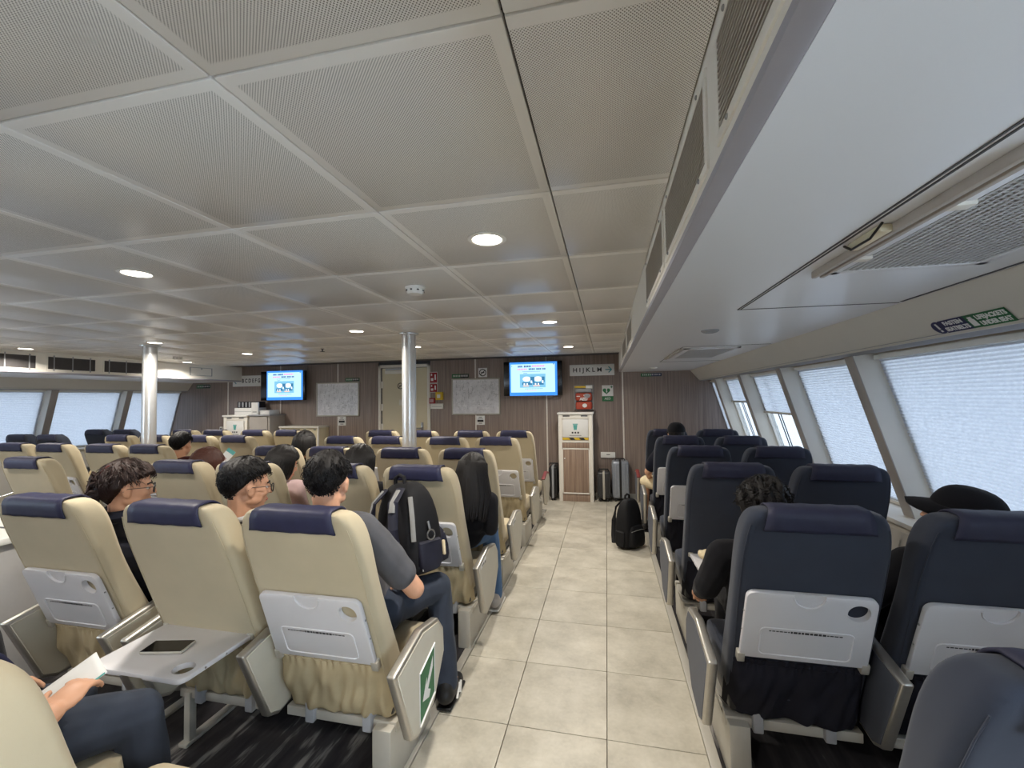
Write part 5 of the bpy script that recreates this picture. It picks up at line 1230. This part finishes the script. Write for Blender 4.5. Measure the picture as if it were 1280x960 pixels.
person('man with curly black hair in black, seated in the navy aisle seat', (0.705, 1.67), top='black_cloth', legs='black_cloth', style='curly', head=(-0.05, 0.38, 1.07), yaw=0.05, pitch=-0.35, seed=11.0,
       elbows=((-0.285, 0.42, 0.72), (0.24, 0.46, 0.74)), hands=((-0.27, 0.62, 0.62), (0.10, 0.66, 0.68)), shoulder=1.12, knees=((-0.11, 0.78, 0.57), (0.11, 0.78, 0.57)), feet=((-0.11, 0.80, 0.085), (0.11, 0.80, 0.085)))
person('person in a black cap and black clothes beside the right windows', (1.265, 1.67), top='black_cloth', legs='black_cloth', style='cap', head=(0.07, 0.34, 1.085), yaw=1.05, pitch=0.25, seed=12.0, elbows=((-0.27, 0.30, 0.78), (0.24, 0.44, 0.74)), hands=((-0.14, 0.58, 0.64), (0.10, 0.66, 0.62)))
person('person in a black cap, dark shirt and cream shorts near the front wall', (0.705, 4.49), top='navy_cloth', legs='cream_cloth', style='cap', sleeve='short', shorts=True, head=(0.02, 0.40, 1.165), seed=13.0, voxel=0.011, elbows=((-0.27, 0.50, 0.74), (0.24, 0.46, 0.74)), hands=((-0.24, 0.72, 0.64), (0.10, 0.66, 0.62)), knees=((-0.27, 0.84, 0.56), (0.12, 0.86, 0.55)), feet=((-0.30, 0.80, 0.085), (0.12, 0.86, 0.085)))
p, H13 = person('person at the bottom left edge holding a paper, in dark jeans', (-1.75, 0.42), top='black_cloth', legs='jeans', head=(-0.01, 0.36, 1.15), pitch=-0.45, seed=14.0, voxel=0.0065, sleeve='short',
       elbows=((-0.28, 0.38, 0.72), (0.285, 0.31, 0.70)), hands=((-0.14, 0.52, 0.68), (0.285, 0.455, 0.75)), hdir=((0.3, 0.8, 0.2), (-0.25, 0.8, 0.25)), kz=0.545, knees=((-0.10, 0.735, 0.545), (0.20, 0.735, 0.545)), feet=((-0.10, 0.80, 0.085), (0.22, 0.79, 0.085)), curl=0.9)
# ------------------------------------------------------------------ bags, suitcases and small things
def backpack(label, loc, rot, W, Dp, Hh, m1, m2, detail=True, group=None):
    t = thing('backpack', label, 'backpack', loc, 0, group); t.rotation_euler = rot
    def sec(z, w_, d, y0=0.0, n=7):
        pts = []; hw, hd = w_ / 2, d / 2
        for i in range(28):
            a = 2 * math.pi * i / 28; c, s = math.cos(a), math.sin(a); e = 0.55
            pts.append(Vector((hw * math.copysign(abs(c) ** e, c), y0 + hd * math.copysign(abs(s) ** e, s), z)))
        return pts
    mb = MB(); mb.loft([sec(0.0, W * .80, Dp * .75), sec(Hh * .03, W * .93, Dp * .92), sec(Hh * .25, W, Dp), sec(Hh * .55, W * .98, Dp * .94), sec(Hh * .78, W * .88, Dp * .78), sec(Hh * .92, W * .70, Dp * .56), sec(Hh * .985, W * .48, Dp * .34), sec(Hh, W * .25, Dp * .16)])
    link('main_body', modmesh(mb.mesh('main_body', M[m1]), 'main_body', [('SUBSURF', dict(levels=1, render_levels=1))], M[m1]), t)
    mb = MB(); mb.loft([sec(Hh * .04, W * .72, Dp * .3, -Dp * .5), sec(Hh * .10, W * .78, Dp * .42, -Dp * .52), sec(Hh * .34, W * .76, Dp * .40, -Dp * .5), sec(Hh * .46, W * .62, Dp * .2, -Dp * .46), sec(Hh * .48, W * .4, Dp * .1, -Dp * .45)])
    fp_ = link('front_pocket', modmesh(mb.mesh('front_pocket', M[m2]), 'front_pocket', [('SUBSURF', dict(levels=1, render_levels=1))], M[m2]), t)
    mb = MB(); mb.tube([(x * W * .36, -Dp * .56 - .02 * (1 - x * x), Hh * (.40 - .03 * x * x)) for x in [k / 6 - 1 for k in range(13)]], 0.0035, 6); obj('zip', mb, M['bag_grey'], fp_)
    for s in (-1, 1):
        mb = MB(); mb.tube([(s * W * .18, Dp * .30, Hh * .93), (s * W * .24, Dp * .56, Hh * .80), (s * W * .28, Dp * .64, Hh * .52), (s * W * .34, Dp * .56, Hh * .22), (s * W * .44, Dp * .40, Hh * .08)], 0.030, 8, flat=0.35); st_ = obj('shoulder_strap', mb, M[m2], t)
        if detail: mb = MB(); mb.tube([(s * W * .19, Dp * .36, Hh * .915), (s * W * .235, Dp * .575, Hh * .80), (s * W * .255, Dp * .625, Hh * .70)], 0.018, 6, flat=0.55); obj('strap_patch', mb, M['bag_grey'], st_)
        mb = MB(); mb.loft([sec(Hh * .05, W * .08, Dp * .4, 0), sec(Hh * .12, W * .14, Dp * .55, 0), sec(Hh * .34, W * .13, Dp * .55, 0), sec(Hh * .36, W * .05, Dp * .5, 0)], mtx=Matrix.Translation((s * W * .48, 0, 0))); obj('side_pocket', mb, M[m2], t)
    mb = MB(); mb.tube([(-W * .12, Dp * .12, Hh * .97), (-W * .11, Dp * .12, Hh * 1.05), (0, Dp * .12, Hh * 1.08), (W * .11, Dp * .12, Hh * 1.05), (W * .12, Dp * .12, Hh * .97)], 0.011, 8); obj('grab_handle', mb, M['bag_black'], t)
    if detail:
        mb = MB(); mb.tube([(-W * .02, -Dp * .40, Hh * .93), (-W * .03, -Dp * .50, Hh * .75), (-W * .05, -Dp * .52, Hh * .60)], 0.020, 6, flat=0.25); obj('light_panel', mb, M['bag_grey'], t)
        mb = MB(); mb.tube([(-W * .40, Dp * .30, Hh * .84), (-W * .47, Dp * .36, Hh * .62), (-W * .485, Dp * .38, Hh * .38)], 0.012, 6, flat=0.4); obj('piping', mb, M['bag_grey'], t)
        mb = MB(); mb.tube([(-W * .58, Dp * .05 + 0.024 * math.cos(a), Hh * .42 + 0.024 * math.sin(a)) for a in [2 * math.pi * k / 18 for k in range(18)]], 0.004, 6, closed=True); k_ = obj('key_ring', mb, M['steel'], t)
        mb = MB(); mb.tube([(-W * .57, Dp * .05, Hh * .46), (-W * .54, Dp * .06, Hh * .56)], 0.006, 6); obj('key_clip', mb, M['steel'], k_)
        mb = MB(); mb.mm(-W * .505, -W * .50, Dp * .22, Dp * .235, Hh * .06, Hh * .30); obj('side_print', mb, M['paper'], t)
        mb = MB(); mb.box((-W * .58, -Dp * .25, Hh * .25), (0.018, 0.014, 0.075), 0.006); obj('tag', mb, M['cream_cloth'], t)
    return t
backpack('large black and navy backpack with a key ring on the charcoal t-shirt man', (-1.03, 2.13, 0.668), (0.04, 0.16, 2.70), 0.34, 0.26, 0.47, 'bag_black', 'bag_navy')
backpack('plain black backpack standing on the tiled aisle floor beside the navy seats', (0.195, 4.72, 0.002), (0.0, 0.05, 0.9), 0.30, 0.20, 0.50, 'bag_black', 'bag_black', False)
def suitcase(label, loc, rz, W, Dp, Hh, mt, band):
    t = thing('suitcase', label, 'suitcase', loc, rz, 'suitcases by the front wall'); z0 = 0.045
    mb = MB(); mb.mm(-W / 2, W / 2, -Dp / 2, Dp / 2, z0, Hh, 0.04, seg=4); sh_ = obj('shell', mb, M[mt], t)
    n = 6
    for k in range(n):
        x = -W / 2 + W * (k + 0.5) / n
        if abs(x) < 0.03: continue
        mb = MB(); mb.mm(x - 0.010, x + 0.010, -Dp / 2 - 0.005, -Dp / 2 + 0.02, z0 + 0.05, Hh - 0.05, 0.005); obj('rib', mb, M[mt], sh_)
    mb = MB(); mb.mm(-0.016, 0.016, -Dp / 2 - 0.008, Dp / 2 + 0.004, z0 - 0.004, Hh + 0.004, 0.004); obj('band', mb, M[band], t)
    for s in (-1, 1):
        for q in (-1, 1):
            mb = MB(); mb.lathe([(0.0, -0.012), (0.024, -0.012), (0.026, 0.0), (0.024, 0.012), (0, 0.012)], 16, Matrix.Translation((s * (W / 2 - 0.045), q * (Dp / 2 - 0.045), 0.026)) @ Matrix.Rotation(math.pi / 2, 4, 'Y')); mb.mm(s * (W / 2 - 0.045) - 0.016, s * (W / 2 - 0.045) + 0.016, q * (Dp / 2 - 0.045) - 0.016, q * (Dp / 2 - 0.045) + 0.016, 0.03, z0 + 0.006, 0.003); obj('wheel', mb, M['dark'], t)
    mb = MB(); mb.tube([(-0.07, 0, Hh - 0.005), (-0.065, 0, Hh + 0.025), (0.065, 0, Hh + 0.025), (0.07, 0, Hh - 0.005)], 0.010, 8); obj('carry_handle', mb, M['dark'], t)
def srect(x0, x1, yt, Y): return ony(x0, 600, Y).x, ony(x1, 600, Y).x, ony((x0 + x1) / 2, yt, Y).z
a, b, h = srect(746.5, 763, 590, 6.62); suitcase('small dark grey suitcase beside the waste cabinet', ((a + b) / 2, 6.73, 0), 0, b - a, 0.22, h, 'dark_case', 'alu_paint')
a, b, h = srect(765, 786.5, 577, 6.66); suitcase('larger ribbed silver suitcase beside the dark grey one', ((a + b) / 2, 6.79, 0), 0, b - a, 0.24, h, 'silver_case', 'dark')
a, b, h = srect(686.5, 698, 583, 6.58); suitcase('black suitcase left of the tall waste cabinet', (a + 0.055, 6.74, 0), 0, 0.13, 0.30, h, 'dark', 'grey_plastic')

# phone on the folded down tray
c = chairs['b', 1, 1].location; p = onz(210, 808, 0.606)
t = thing('phone', 'black phone lying on the folded down tray', 'phone', (p.x, p.y, 0.5965), -1.35)
mb = MB(); mb.box((0, 0, 0.006), (0.082, 0.166, 0.011), 0.004, 3); obj('phone_case', mb, M['alu_paint'], t)
mb = MB(); mb.box((0, 0, 0.0118), (0.078, 0.160, 0.001), 0.0004, 1); obj('phone_screen', mb, M['screen_black'], t)
# paper in the hand at the bottom left, and the leaflet further away
q = ony(88, 856, 0.97)
t = thing('paper_sheet', 'white paper sheet held by the person at the bottom left', 'paper', (q.x, q.y, q.z)); t.rotation_euler = (0.5, 0.25, -0.35)
mb = MB(); mb.grid(lambda u, v: Vector(((u - .5) * .11, (v - .5) * .15, 0.006 * math.sin(u * 3))), 8, 8); link('sheet', modmesh(mb.mesh('sheet', M['paper']), 'sheet', [('SOLIDIFY', dict(thickness=0.0012))], M['paper']), t)
mb = MB(); mb.mm(0.050, 0.055, -.07, .07, 0.001, 0.003); obj('teal_edge', mb, M['teal'], t)
q = ony(282, 572, 2.98)
t = thing('leaflet', 'white and teal leaflet held up by the reddish haired woman', 'leaflet', (q.x, q.y, q.z)); t.rotation_euler = (1.0, 0.35, -0.25)
mb = MB(); mb.box((0, 0, 0), (0.105, 0.15, 0.0015)); obj('page', mb, M['paper'], t)
mb = MB(); mb.mm(-.0525, .0525, .045, .075, 0.0008, 0.0014); mb2 = obj('teal_header', mb, M['teal'], t)
mb = MB(); mb.mm(-.02, .02, -.02, .0, 0.0008, 0.0012); obj('pink_print', mb, M['scr_pink'] if False else M['pink_cloth'], t)
# crumpled cream bundle on the navy seat's tray
t = thing('cloth_bundle', 'crumpled cream cloth bundle on the folded down navy seat tray', 'bundle', (0.66, 2.68 + 0.05, 0.5965))
mb = MB(); rg = random.Random(4)
for k in range(9): mb.ell((rg.uniform(-.10, .08), rg.uniform(-.10, .06), 0.035 + rg.uniform(0, .03)), (rg.uniform(.04, .07), rg.uniform(.03, .06), rg.uniform(.03, .04)), n=10)
me = remesh('bundle', mb, 0.006, M['cream_cloth'], 2, 0.014, 22, 2.0); zm = min(v.co.z for v in me.vertices)
for v in me.vertices: v.co.z -= zm
link('bundle', me, t)
# cream bag on a seat of the left block
t = thing('cream_bag', 'cream cloth bag on a seat in the left block', 'bag', (-5.54, 3.70, 0.478))
mb = MB(); mb.ell((0, 0, 0.20), (0.13, 0.09, 0.22), n=14); mb.cap((-0.05, 0, 0.36), (-0.02, 0, 0.50), 0.04, 0.03); mb.cap((0.05, 0, 0.34), (0.04, 0, 0.46), 0.05, 0.03)
me = remesh('bag_body', mb, 0.010, M['cream_cloth'], 2, 0.016, 14, 3.0); zm = min(v.co.z for v in me.vertices)
for v in me.vertices: v.co.z -= zm
link('bag_body', me, t)
